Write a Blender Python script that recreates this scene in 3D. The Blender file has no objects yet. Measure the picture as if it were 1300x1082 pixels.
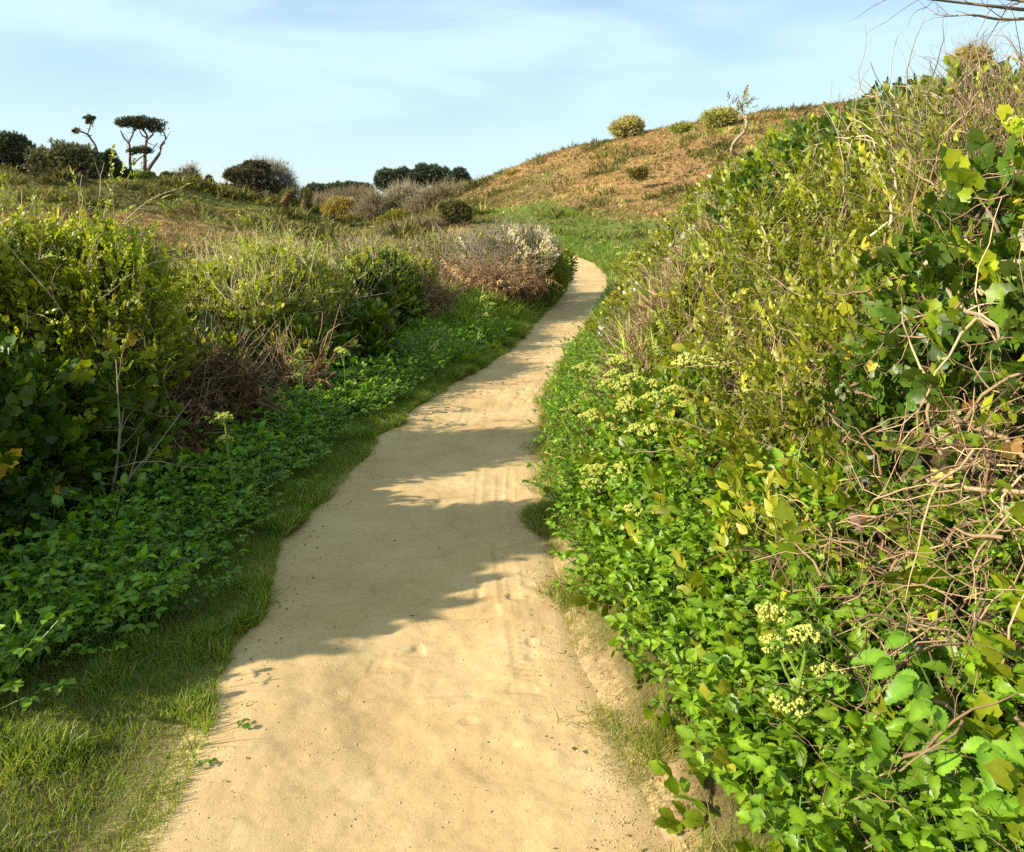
import bpy, math
import numpy as np

rng = np.random.default_rng(11)
C = bpy.context.scene.collection

# ------------------------------------------------------------------ camera geometry
F, EYE = 1011.0, 1.65
PITCH = math.atan((496 - 295) / F)
CP, SP = math.cos(PITCH), math.sin(PITCH)

def ray(px, py):
    cx = (px - 650) / F
    cy = -(py - 496) / F
    return np.array([cx, CP + cy * SP, -SP + cy * CP])

def at(px, py, y):
    r = ray(px, py)
    return np.array([0, 0, EYE]) + r * (y / r[1])

def proj(P):
    P = np.asarray(P, float)
    x, y, z = P[..., 0], P[..., 1], P[..., 2] - EYE
    d = np.maximum(y * CP - z * SP, 1e-3)
    u = y * SP + z * CP
    return 650 + F * x / d, 496 - F * u / d, y * CP - z * SP

def sst(a, b, x):
    t = np.clip((x - a) / (b - a), 0, 1)
    return t * t * (3 - 2 * t)

def nrm(v):
    return v / np.maximum(np.linalg.norm(v, axis=-1, keepdims=True), 1e-9)

# ------------------------------------------------------------------ noise
def _hash(ix, iy, iz):
    h = (ix * 374761393 + iy * 668265263 + iz * 2147483647 * 3 + 1013904223) & 0xffffffff
    h = ((h ^ (h >> 13)) * 1274126177) & 0xffffffff
    h = ((h ^ (h >> 16)) * 2246822519) & 0xffffffff
    return ((h ^ (h >> 15)) & 0xffff) / 65535.0

def vnoise(x, y, z=0.0):
    x, y, z = np.broadcast_arrays(np.asarray(x, float), np.asarray(y, float), np.asarray(z, float))
    ix, iy, iz = (np.floor(v).astype(np.int64) for v in (x, y, z))
    fx, fy, fz = x - ix, y - iy, z - iz
    fx, fy, fz = (f * f * (3 - 2 * f) for f in (fx, fy, fz))
    r = 0
    for a in (0, 1):
        for b in (0, 1):
            for c in (0, 1):
                w = (fx if a else 1 - fx) * (fy if b else 1 - fy) * (fz if c else 1 - fz)
                r = r + w * _hash(ix + a, iy + b, iz + c)
    return r * 2 - 1

def fbm(x, y, z=0.0, o=4):
    r, a = 0, 0.5
    for i in range(o):
        r = r + a * vnoise(np.asarray(x) * 2 ** i + 17 * i, np.asarray(y) * 2 ** i - 9 * i, np.asarray(z) * 2 ** i + 5 * i)
        a *= 0.5
    return r

# ------------------------------------------------------------------ path
def zp(y):
    return 0.00165 * np.maximum(0, y - 18.0) ** 2

def ground_hit(px, py):
    y = 5.0
    r = ray(px, py)
    lo, hi = 0.3, 60.0
    f = lambda y: EYE + r[2] / r[1] * y - zp(y)
    if f(hi) > 0:
        ys = np.linspace(0.5, 60, 3000)
        v = f(ys)
        k = int(np.argmin(v))
        y = ys[k]
        return r[0] / r[1] * y, y
    for _ in range(60):
        m = (lo + hi) / 2
        if f(m) > 0: lo = m
        else: hi = m
    return r[0] / r[1] * lo, lo

LE = [(170, 1082), (215, 992), (262, 900), (312, 800), (360, 700), (402, 640), (440, 600), (483, 550), (553, 500), (607, 470), (650, 440), (688, 400), (705, 385), (717, 370), (722, 352)]
RE = [(868, 1082), (808, 992), (757, 900), (720, 800), (699, 700), (686, 650), (680, 600), (683, 560), (692, 520), (702, 490), (716, 460), (733, 440), (752, 420), (768, 400), (777, 380), (779, 366), (775, 352)]
lp = np.array([ground_hit(*p) for p in LE] + [(2.10, 33.0), (1.9, 37.5), (0.5, 43.0), (-2.5, 50.0)])
rp = np.array([ground_hit(*p) for p in RE] + [(3.55, 33.0), (2.9, 37.5), (1.6, 43.0), (-1.0, 50.0)])
lp = lp[np.argsort(lp[:, 1])]; rp = rp[np.argsort(rp[:, 1])]
_ys = np.linspace(-6, 50, 1121)
def _smooth(v, w):
    k = np.ones(w) / w
    return np.convolve(np.pad(v, w // 2, mode='edge'), k, mode='valid')[:len(v)]
_xl = _smooth(np.interp(_ys, lp[:, 1], lp[:, 0]), 21)
_xr = _smooth(np.interp(_ys, rp[:, 1], rp[:, 0]), 21)
def xl(y): return np.interp(y, _ys, _xl)
def xr(y): return np.interp(y, _ys, _xr)

# ------------------------------------------------------------------ terrain height
def bank_top(y):
    return np.interp(y, [-6, 2, 5, 8, 12, 15, 18, 21, 26, 34, 45], [2.2, 2.38, 2.48, 2.56, 2.55, 1.95, 1.25, .85, .6, .5, .5])
def bank(s, y):
    sc = 2.5
    t = np.clip(s / sc, 0, 1)
    return bank_top(y) * (0.16 * np.sin(np.pi / 2 * t) + 0.84 * sst(-0.04, 1.02, t)) * (t > 0) + np.clip(s - sc, 0, 40) * 0.12
def near_h(x, y):
    sr = x - xr(y); sl = xl(y) - x
    z = zp(y) + np.where(sr > 0, bank(np.maximum(sr, 0), y) * 0.86, 0)
    z = z + np.where(sl > 0, sst(0, 1.0, sl) * np.interp(y, [0, 6, 11, 14, 22, 30, 40], [.05, .10, .22, .42, .5, .3, .1]), 0)
    z = z - np.clip(sl - 2.2, 0, 30) * np.interp(y, [0, 8, 20, 30], [.06, .10, .10, .1])
    return z
FARC = [  # photo px, photo py, depth
    (-500, 215, 90), (-500, 250, 60), (-200, 205, 95), (-200, 260, 60), (0, 207, 92), (0, 240, 66), (60, 236, 66), (150, 238, 72), (200, 236, 76), (270, 240, 78), (330, 252, 78),
    (380, 268, 74), (430, 292, 70), (100, 265, 52), (200, 275, 50), (280, 290, 48), (340, 312, 44), (400, 325, 42), (200, 330, 32), (300, 350, 30), (400, 365, 28), (100, 340, 30), (480, 340, 36),
    (450, 312, 55), (500, 300, 60), (540, 292, 56), (580, 285, 52),
    (430, 302, 80), (480, 298, 80), (530, 288, 80), (395, 296, 88), (450, 294, 95), (510, 288, 95), (560, 270, 90), (420, 288, 108), (480, 280, 112), (520, 275, 114), (560, 258, 112), (400, 275, 130), (450, 255, 150), (540, 245, 150), (380, 280, 160),
    (600, 233, 105), (650, 215, 98), (710, 197, 92), (780, 180, 88), (860, 164, 84), (940, 154, 80), (1010, 146, 78), (1120, 135, 76), (1300, 110, 74), (1600, 80, 74),
    (620, 268, 62), (640, 250, 75), (680, 285, 52), (720, 262, 60), (760, 285, 48), (700, 305, 45), (760, 225, 72), (850, 255, 56), (850, 210, 68), (940, 230, 56), (940, 190, 68), (1020, 200, 56), (1300, 190, 50),
    (820, 300, 42), (900, 290, 40), (780, 322, 37), (860, 330, 32), (950, 300, 32),
]
cp = [at(a, b, d) for a, b, d in FARC]
for (a, b, d) in [(-500, 235, 160), (-200, 235, 160), (0, 228, 160), (150, 245, 150), (300, 252, 150), (600, 262, 190), (700, 240, 180), (850, 225, 170), (1010, 215, 160), (1300, 200, 160), (300, 262, 400), (700, 265, 400), (1100, 255, 400), (-500, 262, 400), (1800, 240, 300), (1600, 180, 130)]:
    cp.append(at(a, b, d))
for y in (-8, -2, 2, 6, 10, 14, 18, 22, 26):
    for s in (0, .8, 1.8, 3, 5, 9, 14):
        x = float(xr(y)) + s
        if y < 24 or s < 3: cp.append(np.array([x, y, float(near_h(np.array(x), np.array(float(y))))]))
    for s in (0.5, 2, 4, 7):
        x = float(xl(y)) - s
        cp.append(np.array([x, y, float(near_h(np.array(x), np.array(float(y))))]))
for (x, y, z) in [(-30, 0, -1), (-60, -10, 1), (30, 0, 6), (60, 10, 10), (0, -40, 0), (60, -40, 4), (-60, -50, 0), (0, -150, 0), (200, -100, 10), (-200, -80, 5), (-15, 5, -.8), (-15, 15, -1.5)]:
    cp.append(np.array([x, y, z], float))
for y in (30, 34, 38, 43):
    cp.append(np.array([float((xl(y) + xr(y)) / 2), y, float(zp(y))]))
cp = np.array(cp)
def _phi(r2): return np.sqrt(r2 + 6.0)
_d2 = ((cp[:, None, :2] - cp[None, :, :2]) ** 2).sum(-1)
_A = _phi(_d2) - np.eye(len(cp)) * 0.02
_n = len(cp)
_M = np.zeros((_n + 3, _n + 3)); _M[:_n, :_n] = _A
_M[:_n, _n] = 1; _M[:_n, _n + 1:] = cp[:, :2] / 100; _M[_n, :_n] = 1; _M[_n + 1:, :_n] = cp[:, :2].T / 100
_w = np.linalg.solve(_M, np.concatenate([cp[:, 2], [0, 0, 0]]))
def far_h(x, y):
    sh = np.shape(x); x = np.ravel(x); y = np.ravel(y)
    out = np.empty(len(x))
    for i in range(0, len(x), 40000):
        a, b = x[i:i + 40000], y[i:i + 40000]
        p = _phi((a[:, None] - cp[None, :, 0]) ** 2 + (b[:, None] - cp[None, :, 1]) ** 2)
        out[i:i + 40000] = p @ _w[:_n] + _w[_n] + a / 100 * _w[_n + 1] + b / 100 * _w[_n + 2]
    return out.reshape(sh)
def H(x, y):
    x = np.asarray(x, float); y = np.asarray(y, float)
    out = np.maximum(np.maximum(xl(y) - x, x - xr(y)), 0)
    hi = np.interp(y, [0, 20, 28, 45], [9, 8, 3.5, 3]); lo = hi * np.interp(y, [0, 20, 28], [.55, .5, .1])
    w = (1 - sst(0, 1, (out - lo) / (hi - lo))) * (1 - sst(44, 50, y))
    d = np.sqrt(x * x + y * y)
    n = fbm(x * .35, y * .35, 2.0, 3) * 0.10 * sst(0.1, 1.2, out) + fbm(x * .06, y * .06, 7.0, 3) * .7 * sst(22, 60, d) * sst(1, 8, out) \
        + fbm(x * .3, y * .3, 3.0, 3) * np.where(x < 0, .85, .35) * sst(25, 50, d) * sst(1, 8, out)
    return w * near_h(x, y) + (1 - w) * far_h(x, y) + n
def CAN(x, y):
    """envelope of the bushes on the right bank"""
    s = x - xr(y)
    return H(x, y) + 0.34 * sst(0.15, 1.1, s) * np.interp(y, [0, 14, 22], [1, 1, .6]) + fbm(x * 1.3, y * 1.1, 1.0, 3) * 0.34 * sst(0.3, 1.5, s)

# ------------------------------------------------------------------ materials
def _mat(name):
    m = bpy.data.materials.new(name); m.use_nodes = True
    nt = m.node_tree; nt.nodes.clear()
    return m, nt, nt.nodes, nt.links

def foliage_mat(name, rough=0.45, transl=0.35, tint=(1.25, 1.35, .45), spec=.5, scale=60.0):
    m, nt, N, L = _mat(name)
    out = N.new('ShaderNodeOutputMaterial'); at_ = N.new('ShaderNodeAttribute'); at_.attribute_name = 'Col'
    tc = N.new('ShaderNodeTexCoord'); no = N.new('ShaderNodeTexNoise'); no.inputs['Scale'].default_value = scale; no.inputs['Detail'].default_value = 3
    mr = N.new('ShaderNodeMapRange'); mr.inputs['To Min'].default_value = .72; mr.inputs['To Max'].default_value = 1.28
    mx = N.new('ShaderNodeMix'); mx.data_type = 'RGBA'; mx.blend_type = 'MULTIPLY'; mx.inputs['Factor'].default_value = 1
    L.new(tc.outputs['Object'], no.inputs['Vector']); L.new(no.outputs['Fac'], mr.inputs['Value'])
    L.new(at_.outputs['Color'], mx.inputs['A']); L.new(mr.outputs['Result'], mx.inputs['B'])
    p = N.new('ShaderNodeBsdfPrincipled'); p.inputs['Roughness'].default_value = rough; p.inputs['Specular IOR Level'].default_value = spec
    L.new(mx.outputs['Result'], p.inputs['Base Color'])
    bu = N.new('ShaderNodeBump'); bu.inputs['Strength'].default_value = .25; bu.inputs['Distance'].default_value = .004
    L.new(no.outputs['Fac'], bu.inputs['Height']); L.new(bu.outputs['Normal'], p.inputs['Normal'])
    if transl > 0:
        t = N.new('ShaderNodeBsdfTranslucent'); m2 = N.new('ShaderNodeMix'); m2.data_type = 'RGBA'; m2.blend_type = 'MULTIPLY'; m2.inputs['Factor'].default_value = 1
        m2.inputs['B'].default_value = (*tint, 1); L.new(mx.outputs['Result'], m2.inputs['A']); L.new(m2.outputs['Result'], t.inputs['Color'])
        ms = N.new('ShaderNodeMixShader'); ms.inputs['Fac'].default_value = transl
        L.new(p.outputs[0], ms.inputs[1]); L.new(t.outputs[0], ms.inputs[2]); L.new(ms.outputs[0], out.inputs[0])
    else:
        L.new(p.outputs[0], out.inputs[0])
    return m

M_LEAF = foliage_mat('leaf', .42, .36)
M_GLOSS = foliage_mat('glossy_leaf', .40, .28, spec=.4)
M_GRASS = foliage_mat('grass_blade', .5, .4)
M_NEEDLE = foliage_mat('needles', .6, .12, scale=3)
M_FLOWER = foliage_mat('flower', .7, .35, (1.1, 1.1, .6))
M_DRY = foliage_mat('dry_frond', .75, .25, (1.1, 1.0, .8), spec=.2)
M_BARK = foliage_mat('bark', .8, 0, scale=90, spec=.25)

def ground_mat():
    m, nt, N, L = _mat('ground')
    out = N.new('ShaderNodeOutputMaterial'); p = N.new('ShaderNodeBsdfPrincipled'); p.inputs['Roughness'].default_value = .95; p.inputs['Specular IOR Level'].default_value = .1
    a = N.new('ShaderNodeAttribute'); a.attribute_name = 'Col'
    tc = N.new('ShaderNodeTexCoord')
    n1 = N.new('ShaderNodeTexNoise'); n1.inputs['Scale'].default_value = 14; n1.inputs['Detail'].default_value = 9; n1.inputs['Roughness'].default_value = .7
    L.new(tc.outputs['Object'], n1.inputs['Vector'])
    mr = N.new('ShaderNodeMapRange'); mr.inputs['From Min'].default_value = .3; mr.inputs['From Max'].default_value = .7; mr.inputs['To Min'].default_value = .5; mr.inputs['To Max'].default_value = 1.4
    L.new(n1.outputs['Fac'], mr.inputs['Value'])
    mx = N.new('ShaderNodeMix'); mx.data_type = 'RGBA'; mx.blend_type = 'MULTIPLY'; mx.inputs['Factor'].default_value = 1
    L.new(a.outputs['Color'], mx.inputs['A']); L.new(mr.outputs['Result'], mx.inputs['B']); L.new(mx.outputs['Result'], p.inputs['Base Color'])
    b = N.new('ShaderNodeBump'); b.inputs['Strength'].default_value = .8; b.inputs['Distance'].default_value = .03
    L.new(n1.outputs['Fac'], b.inputs['Height']); L.new(b.outputs['Normal'], p.inputs['Normal']); L.new(p.outputs[0], out.inputs[0])
    return m
M_GROUND = ground_mat()

def sand_mat():
    m, nt, N, L = _mat('sand')
    out = N.new('ShaderNodeOutputMaterial'); p = N.new('ShaderNodeBsdfPrincipled'); p.inputs['Roughness'].default_value = .95; p.inputs['Specular IOR Level'].default_value = .15
    tc = N.new('ShaderNodeTexCoord')
    def noise(sc, det, ro=.6):
        n = N.new('ShaderNodeTexNoise'); n.inputs['Scale'].default_value = sc; n.inputs['Detail'].default_value = det; n.inputs['Roughness'].default_value = ro
        L.new(tc.outputs['Object'], n.inputs['Vector']); return n
    n1 = noise(1.3, 7, .72); n2 = noise(38, 8, .75); n3 = noise(260, 4, .7)
    cr = N.new('ShaderNodeValToRGB'); e = cr.color_ramp.elements
    e[0].position = .28; e[0].color = (.41, .265, .115, 1); e[1].position = .72; e[1].color = (.60, .435, .225, 1)
    x = e.new(.5); x.color = (.51, .355, .165, 1)
    L.new(n1.outputs['Fac'], cr.inputs['Fac'])
    cr2 = N.new('ShaderNodeValToRGB'); e = cr2.color_ramp.elements
    e[0].position = .30; e[0].color = (.45, .38, .32, 1); e[1].position = .46; e[1].color = (1, 1, 1, 1)
    L.new(n2.outputs['Fac'], cr2.inputs['Fac'])
    cr3 = N.new('ShaderNodeMapRange'); cr3.inputs['From Min'].default_value = .3; cr3.inputs['From Max'].default_value = .7; cr3.inputs['To Min'].default_value = .88; cr3.inputs['To Max'].default_value = 1.1
    L.new(n3.outputs['Fac'], cr3.inputs['Value'])
    mx = N.new('ShaderNodeMix'); mx.data_type = 'RGBA'; mx.blend_type = 'MULTIPLY'; mx.inputs['Factor'].default_value = .45
    L.new(cr.outputs['Color'], mx.inputs['A']); L.new(cr2.outputs['Color'], mx.inputs['B'])
    m2 = N.new('ShaderNodeMix'); m2.data_type = 'RGBA'; m2.blend_type = 'MULTIPLY'; m2.inputs['Factor'].default_value = 1
    L.new(mx.outputs['Result'], m2.inputs['A']); L.new(cr3.outputs['Result'], m2.inputs['B']); L.new(m2.outputs['Result'], p.inputs['Base Color'])
    ad = N.new('ShaderNodeMath'); ad.operation = 'MULTIPLY_ADD'; ad.inputs[1].default_value = .35
    L.new(n3.outputs['Fac'], ad.inputs[0]); L.new(n2.outputs['Fac'], ad.inputs[2])
    b = N.new('ShaderNodeBump'); b.inputs['Strength'].default_value = .6; b.inputs['Distance'].default_value = .006
    L.new(ad.outputs[0], b.inputs['Height']); L.new(b.outputs['Normal'], p.inputs['Normal']); L.new(p.outputs[0], out.inputs[0])
    return m
M_SAND = sand_mat()

# ------------------------------------------------------------------ mesh helpers
def mesh_obj(name, V, T, col, mat, parent=None, smooth=False):
    me = bpy.data.meshes.new(name)
    V = np.ascontiguousarray(V, np.float32); T = np.ascontiguousarray(T, np.int32)
    k = T.shape[1]
    me.vertices.add(len(V)); me.vertices.foreach_set('co', V.ravel())
    me.loops.add(T.size); me.loops.foreach_set('vertex_index', T.ravel())
    me.polygons.add(len(T)); me.polygons.foreach_set('loop_start', np.arange(0, T.size, k, dtype=np.int32))
    me.polygons.foreach_set('use_smooth', np.full(len(T), smooth))
    me.update(calc_edges=True)
    if col is not None:
        a = me.color_attributes.new('Col', 'FLOAT_COLOR', 'POINT')
        c = np.ones((len(V), 4), np.float32); c[:, :3] = np.clip(col, 0, 1)
        a.data.foreach_set('color', c.ravel())
    me.materials.append(mat)
    o = bpy.data.objects.new(name, me); C.objects.link(o)
    if parent is not None: o.parent = parent
    return o

def tag(o, label=None, cat=None, group=None, kind=None):
    if label: o['label'] = label
    if cat: o['category'] = cat
    if group: o['group'] = group
    if kind: o['kind'] = kind
    return o

def thing(name, label, cat, loc=(0, 0, 0), rz=0.0, group=None):
    o = bpy.data.objects.new(name, None); C.objects.link(o)
    o.location = [float(v) for v in loc]; o.rotation_euler = (0, 0, rz); o.empty_display_size = .2
    return tag(o, label, cat, group)

def dup(root, loc, rz, sc, label, group=None):
    r = root.copy(); C.objects.link(r); r.location = [float(v) for v in loc]; r.rotation_euler = (0, 0, rz); r.scale = (sc, sc, sc); r['label'] = label
    if group: r['group'] = group
    for ch in root.children:
        c = ch.copy(); C.objects.link(c); c.parent = r
    return r

class TM:
    """triangle template: V, T, col"""
    def __init__(s): s.V, s.T, s.c, s.n = [], [], [], 0
    def add(s, V, T, c):
        V = np.asarray(V, float); s.V.append(V); s.T.append(np.asarray(T) + s.n)
        c = np.asarray(c, float); s.c.append(np.broadcast_to(c, V.shape).copy() if c.ndim == 1 else c); s.n += len(V)
    def get(s): return np.concatenate(s.V), np.concatenate(s.T), np.concatenate(s.c)

def frame(f, n):
    f = nrm(f); z = nrm(n - (n * f).sum(-1, keepdims=True) * f); x = np.cross(f, z)
    return np.stack([x, f, z], -1)

def leaf_ovate(n=5, wid=.42, serr=0.0, fold=.12, droop=.15):
    """leaf of length 1 along +Y"""
    t = np.linspace(0, 1, n + 1)
    w = wid * np.sin(np.pi * t ** .8) * (1 - .25 * t); w[-1] = 0; w[0] = 0.02
    if serr:
        w[1:-1] *= 1 + serr * np.where(np.arange(1, n) % 2, 1, -1)
    z = -droop * t ** 2
    V = []; T = []
    for i in range(n + 1):
        V += [(0, t[i], z[i]), (-w[i], t[i] + (.04 * serr if i % 2 else 0), z[i] + fold * w[i] / wid), (w[i], t[i], z[i] + fold * w[i] / wid)]
    for i in range(n):
        a, b = 3 * i, 3 * i + 3
        if i == n - 1: T += [(a, b, a + 1), (a, a + 2, b)]
        elif i == 0: T += [(a, b, b + 1), (a, b + 2, b)]
        else: T += [(a, b, b + 1), (a, b + 1, a + 1), (a, a + 2, b + 2), (a, b + 2, b)]
    return np.array(V, float), np.array(T)

def leaf_serrate(m=5, wid=.40, fold=.10, droop=.2, lobe=0.35):
    """toothed leaflet, teeth on both edges, length 1"""
    ts = np.linspace(.02, .93, m)
    left = []; 
    for i, t in enumerate(ts):
        w = wid * math.sin(math.pi * min(1, t * .86 + .1)) ** .8
        left.append((w * .88, t)); left.append((w * 1.06, t + .5 / m * .7))
    pts = [(0, 0)] + [(-a, b) for a, b in left] + [(0, 1.04)] + [(a, b) for a, b in left[::-1]]
    pts = np.array(pts)
    V = np.zeros((len(pts) + 3, 3)); V[:len(pts), :2] = pts
    V[:len(pts), 2] = fold * np.abs(pts[:, 0]) / wid - droop * pts[:, 1] ** 2
    for k, tt in enumerate((.25, .5, .75)): V[len(pts) + k] = (0, tt, -droop * tt * tt - .01)
    T = []
    n = len(pts)
    ctr = lambda i: n + (0 if pts[i % n, 1] < .37 else 1 if pts[i % n, 1] < .63 else 2)
    for i in range(n):
        j = (i + 1) % n; c0, c1 = ctr(i), ctr(j)
        if j == 0: c1 = c0
        T.append((c0, i, j))
        if c1 != c0: T.append((c0, j, c1))
    return V, np.array(T)

def vein(V, c, k=1.35):
    """paler midrib on the last three vertices of a toothed leaf"""
    q = np.tile(np.asarray(c, float), (len(V), 1)); q[-3:] *= k; q[:-3] *= rng.uniform(.88, 1.06, (len(V) - 3, 1)); return q

def leaf_ivy(fold=.1):
    ang = np.radians([-90, -50, -20, 8, 38, 62, 90, 118, 142, 172, 200, 230])
    r = np.array([.12, .44, .50, .42, .56, .50, .72, .50, .56, .42, .50, .44])
    V = [(0, .3, -.05)] + [(q * math.cos(a), .3 + q * math.sin(a), fold * (abs(math.cos(a)) * q) - .15 * max(0, math.sin(a)) * q) for a, q in zip(ang, r)]
    T = [(0, i, i % 12 + 1) for i in range(1, 13)]
    V = np.array(V); V[:, 1] -= .2
    return V, np.array(T)

def tube_paths(P, R, sides=4):
    """P (N,K,3), R (N,K) -> V, T"""
    N, K, _ = P.shape
    d = np.gradient(P, axis=1); d = nrm(d)
    ref = np.where(np.abs(d[..., 2:3]) > .9, np.array([1., 0, 0]), np.array([0, 0, 1.]))
    a = nrm(np.cross(d, ref)); b = np.cross(d, a)
    th = np.arange(sides) * 2 * np.pi / sides
    V = P[:, :, None] + R[:, :, None, None] * (np.cos(th)[:, None] * a[:, :, None] + np.sin(th)[:, None] * b[:, :, None])
    idx = np.arange(N * K * sides).reshape(N, K, sides)
    a0 = idx[:, :-1]; a1 = idx[:, 1:]
    b0 = np.roll(a0, -1, 2); b1 = np.roll(a1, -1, 2)
    T = np.concatenate([np.stack([a0, b0, b1], -1).reshape(-1, 3), np.stack([a0, b1, a1], -1).reshape(-1, 3)])
    return V.reshape(-1, 3), T

def tubes(name, P, R, cols, mat, parent=None, sides=4):
    V, T = tube_paths(P, R, sides)
    K = P.shape[1]
    c = np.repeat(cols, K * sides, axis=0)
    return mesh_obj(name, V, T, c, mat, parent, smooth=True)

def walks(P0, D0, length, K, wander=.35, grav=0.0, curl=None):
    N = len(P0); P = np.zeros((N, K, 3)); P[:, 0] = P0; D = nrm(D0)
    length = np.broadcast_to(length, (N,))
    bend = rng.normal(0, wander * .5, (N, 3))
    for k in range(1, K):
        D = nrm(D + bend / K * 2 + rng.normal(0, wander, (N, 3)) * .5 + np.array([0, 0, grav / K]))
        P[:, k] = P[:, k - 1] + D * (length / (K - 1))[:, None]
    return P

def forked(P, R, nchild, frac=.5, K=5, wander=.5, spread=.9):
    """side twigs off a set of stems"""
    N, KK, _ = P.shape
    i = rng.integers(0, N, nchild); k = rng.integers(1, KK - 1, nchild)
    d = nrm(P[i, k + 1] - P[i, k]); d = nrm(d + rng.normal(0, spread, (nchild, 3)))
    L = np.linalg.norm(P[i, -1] - P[i, 0], axis=1) * frac * rng.uniform(.4, 1.1, nchild)
    Q = walks(P[i, k], d, L, K, wander, .1)
    r = R[i, k][:, None] * .55 * np.linspace(1, .3, K)[None]
    return Q, r

def rcol(a, b, n, jit=.18):
    a = np.asarray(a); b = np.asarray(b)
    return (a + (b - a) * rng.random((n, 1))) * np.exp(rng.normal(0, jit, (n, 1)))

class Scatter:
    """collects placed templates into one mesh"""
    def __init__(s): s.V, s.T, s.c, s.n = [], [], [], 0
    def put(s, temps, P, Fd, Nn, size, cols):
        if len(P) == 0: return
        pick = rng.integers(0, len(temps), len(P))
        for q, (V, T, c) in enumerate(temps):
            m = pick == q
            if not m.any(): continue
            R = frame(Fd[m], Nn[m]); sz = np.broadcast_to(size, (len(P),))[m]
            W = np.einsum('nij,vj->nvi', R, V) * sz[:, None, None] + P[m][:, None]
            k = len(V); nn = m.sum()
            s.V.append(W.reshape(-1, 3).astype(np.float32)); s.T.append((T[None] + (np.arange(nn) * k)[:, None, None] + s.n).reshape(-1, 3))
            s.c.append((c[None] * cols[m][:, None]).reshape(-1, 3).astype(np.float32)); s.n += nn * k
    def raw(s, V, T, c):
        s.V.append(np.asarray(V, np.float32)); s.T.append(T + s.n); s.c.append(np.asarray(c, np.float32)); s.n += len(V)
    def obj(s, name, mat, parent=None):
        if not s.V: return None
        return mesh_obj(name, np.concatenate(s.V), np.concatenate(s.T), np.concatenate(s.c), mat, parent, True)

def xf(V, f, n, size, p):
    R = frame(np.array([f], float), np.array([n], float))[0]
    return (V @ R.T) * size + np.asarray(p)

# ------------------------------------------------------------------ shoot templates
def shoot(kind, nleaf, leafsize, stem=True, lod=0):
    """a leafy shoot of length 1 along +Y; leaf colours relative to the instance colour"""
    t = TM(); K = 4
    bend = rng.normal(0, .12, 2)
    ys = np.linspace(0, 1, K)
    axis = np.stack([bend[0] * ys ** 2, ys, bend[1] * ys ** 2 + .1 * ys], -1)
    if stem:
        V, T = tube_paths(axis[None], np.array([[.016, .013, .01, .006]]), 3)
        t.add(V, T, (1.5, 1.1, 1.2))
    for i in range(nleaf):
        u = (i + .6) / nleaf; k = u ** .9
        base = np.array([np.interp(k, ys, axis[:, j]) for j in range(3)])
        a = i * 2.4 + rng.normal(0, .4)
        side = np.array([math.cos(a), .55 + .9 * u, .45 * abs(math.sin(a)) + .1]) if i < nleaf - 1 else np.array([0, 1, .15])
        side = side + rng.normal(0, .22, 3)
        nv = np.array([0, -.15, 1.0]) + rng.normal(0, .38, 3)
        if kind == 'ivy': V, T = leaf_ivy(rng.uniform(.05, .25))
        elif kind == 'ser': V, T = leaf_serrate(5)
        elif kind == 'dia':
            V = np.array([(0, 0, 0), (-.36, .45, .1), (.36, .45, .1), (0, 1, -.1)]); T = np.array([(0, 3, 1), (0, 2, 3)])
        else: V, T = leaf_ovate(4 if lod else 5, rng.uniform(.26, .34), 0, .12, rng.uniform(.05, .3))
        sz = leafsize * rng.uniform(.6, 1.15)
        pet = nrm(side) * (.05 if kind != 'ivy' else .12)
        b = rng.uniform(.75, 1.3); yel = 1 + .35 * u
        t.add(xf(V, side, nv, sz, base + pet), T, (b * yel, b, b * .8))
    return t.get()

SH_IVY = [shoot('ivy', 7, .36) for _ in range(7)]
SH_IVYF = [shoot('ivy', 5, .42, False) for _ in range(4)]
SH_OV = [shoot('ov', 10, .26) for _ in range(7)]
SH_OVF = [shoot('dia', 9, .30, False) for _ in range(6)]
SH_SER = [shoot('ser', 7, .34) for _ in range(5)]
def one_leaf(fn): 
    V, T = fn; return (V, T, np.ones((len(V), 3)))
L_IVY = [one_leaf(leaf_ivy(.05)), one_leaf(leaf_ivy(.2))]
L_OV = [one_leaf(leaf_ovate(5, .3, 0, .1, .2)), one_leaf(leaf_ovate(5, .36, 0, .15, .05))]
L_DIA = [(np.array([(0, 0, 0), (-.36, .45, .1), (.36, .45, .1), (0, 1, -.1)]), np.array([(0, 3, 1), (0, 2, 3)]), np.ones((4, 3)))]

def blade_t(n=3, w=.035, curve=.5):
    t = np.linspace(0, 1, n + 1); V = []; T = []
    for i in range(n + 1):
        y = t[i]; z = -curve * t[i] ** 2.2; ww = w * (1 - t[i] ** 1.5)
        V += [(-ww, y * (1 - .25 * curve * t[i]), z), (ww, y * (1 - .25 * curve * t[i]), z)]
    V = V[:-1]; V[-1] = (0, V[-1][1], V[-1][2])
    for i in range(n - 1): a = 2 * i; T += [(a, a + 1, a + 3), (a, a + 3, a + 2)]
    a = 2 * (n - 1); T += [(a, a + 1, a + 2)]
    return np.array(V, float), np.array(T), np.ones((len(V), 3))
BLADES = [blade_t(3, .03, c) for c in (.1, .35, .6, .9)]

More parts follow.
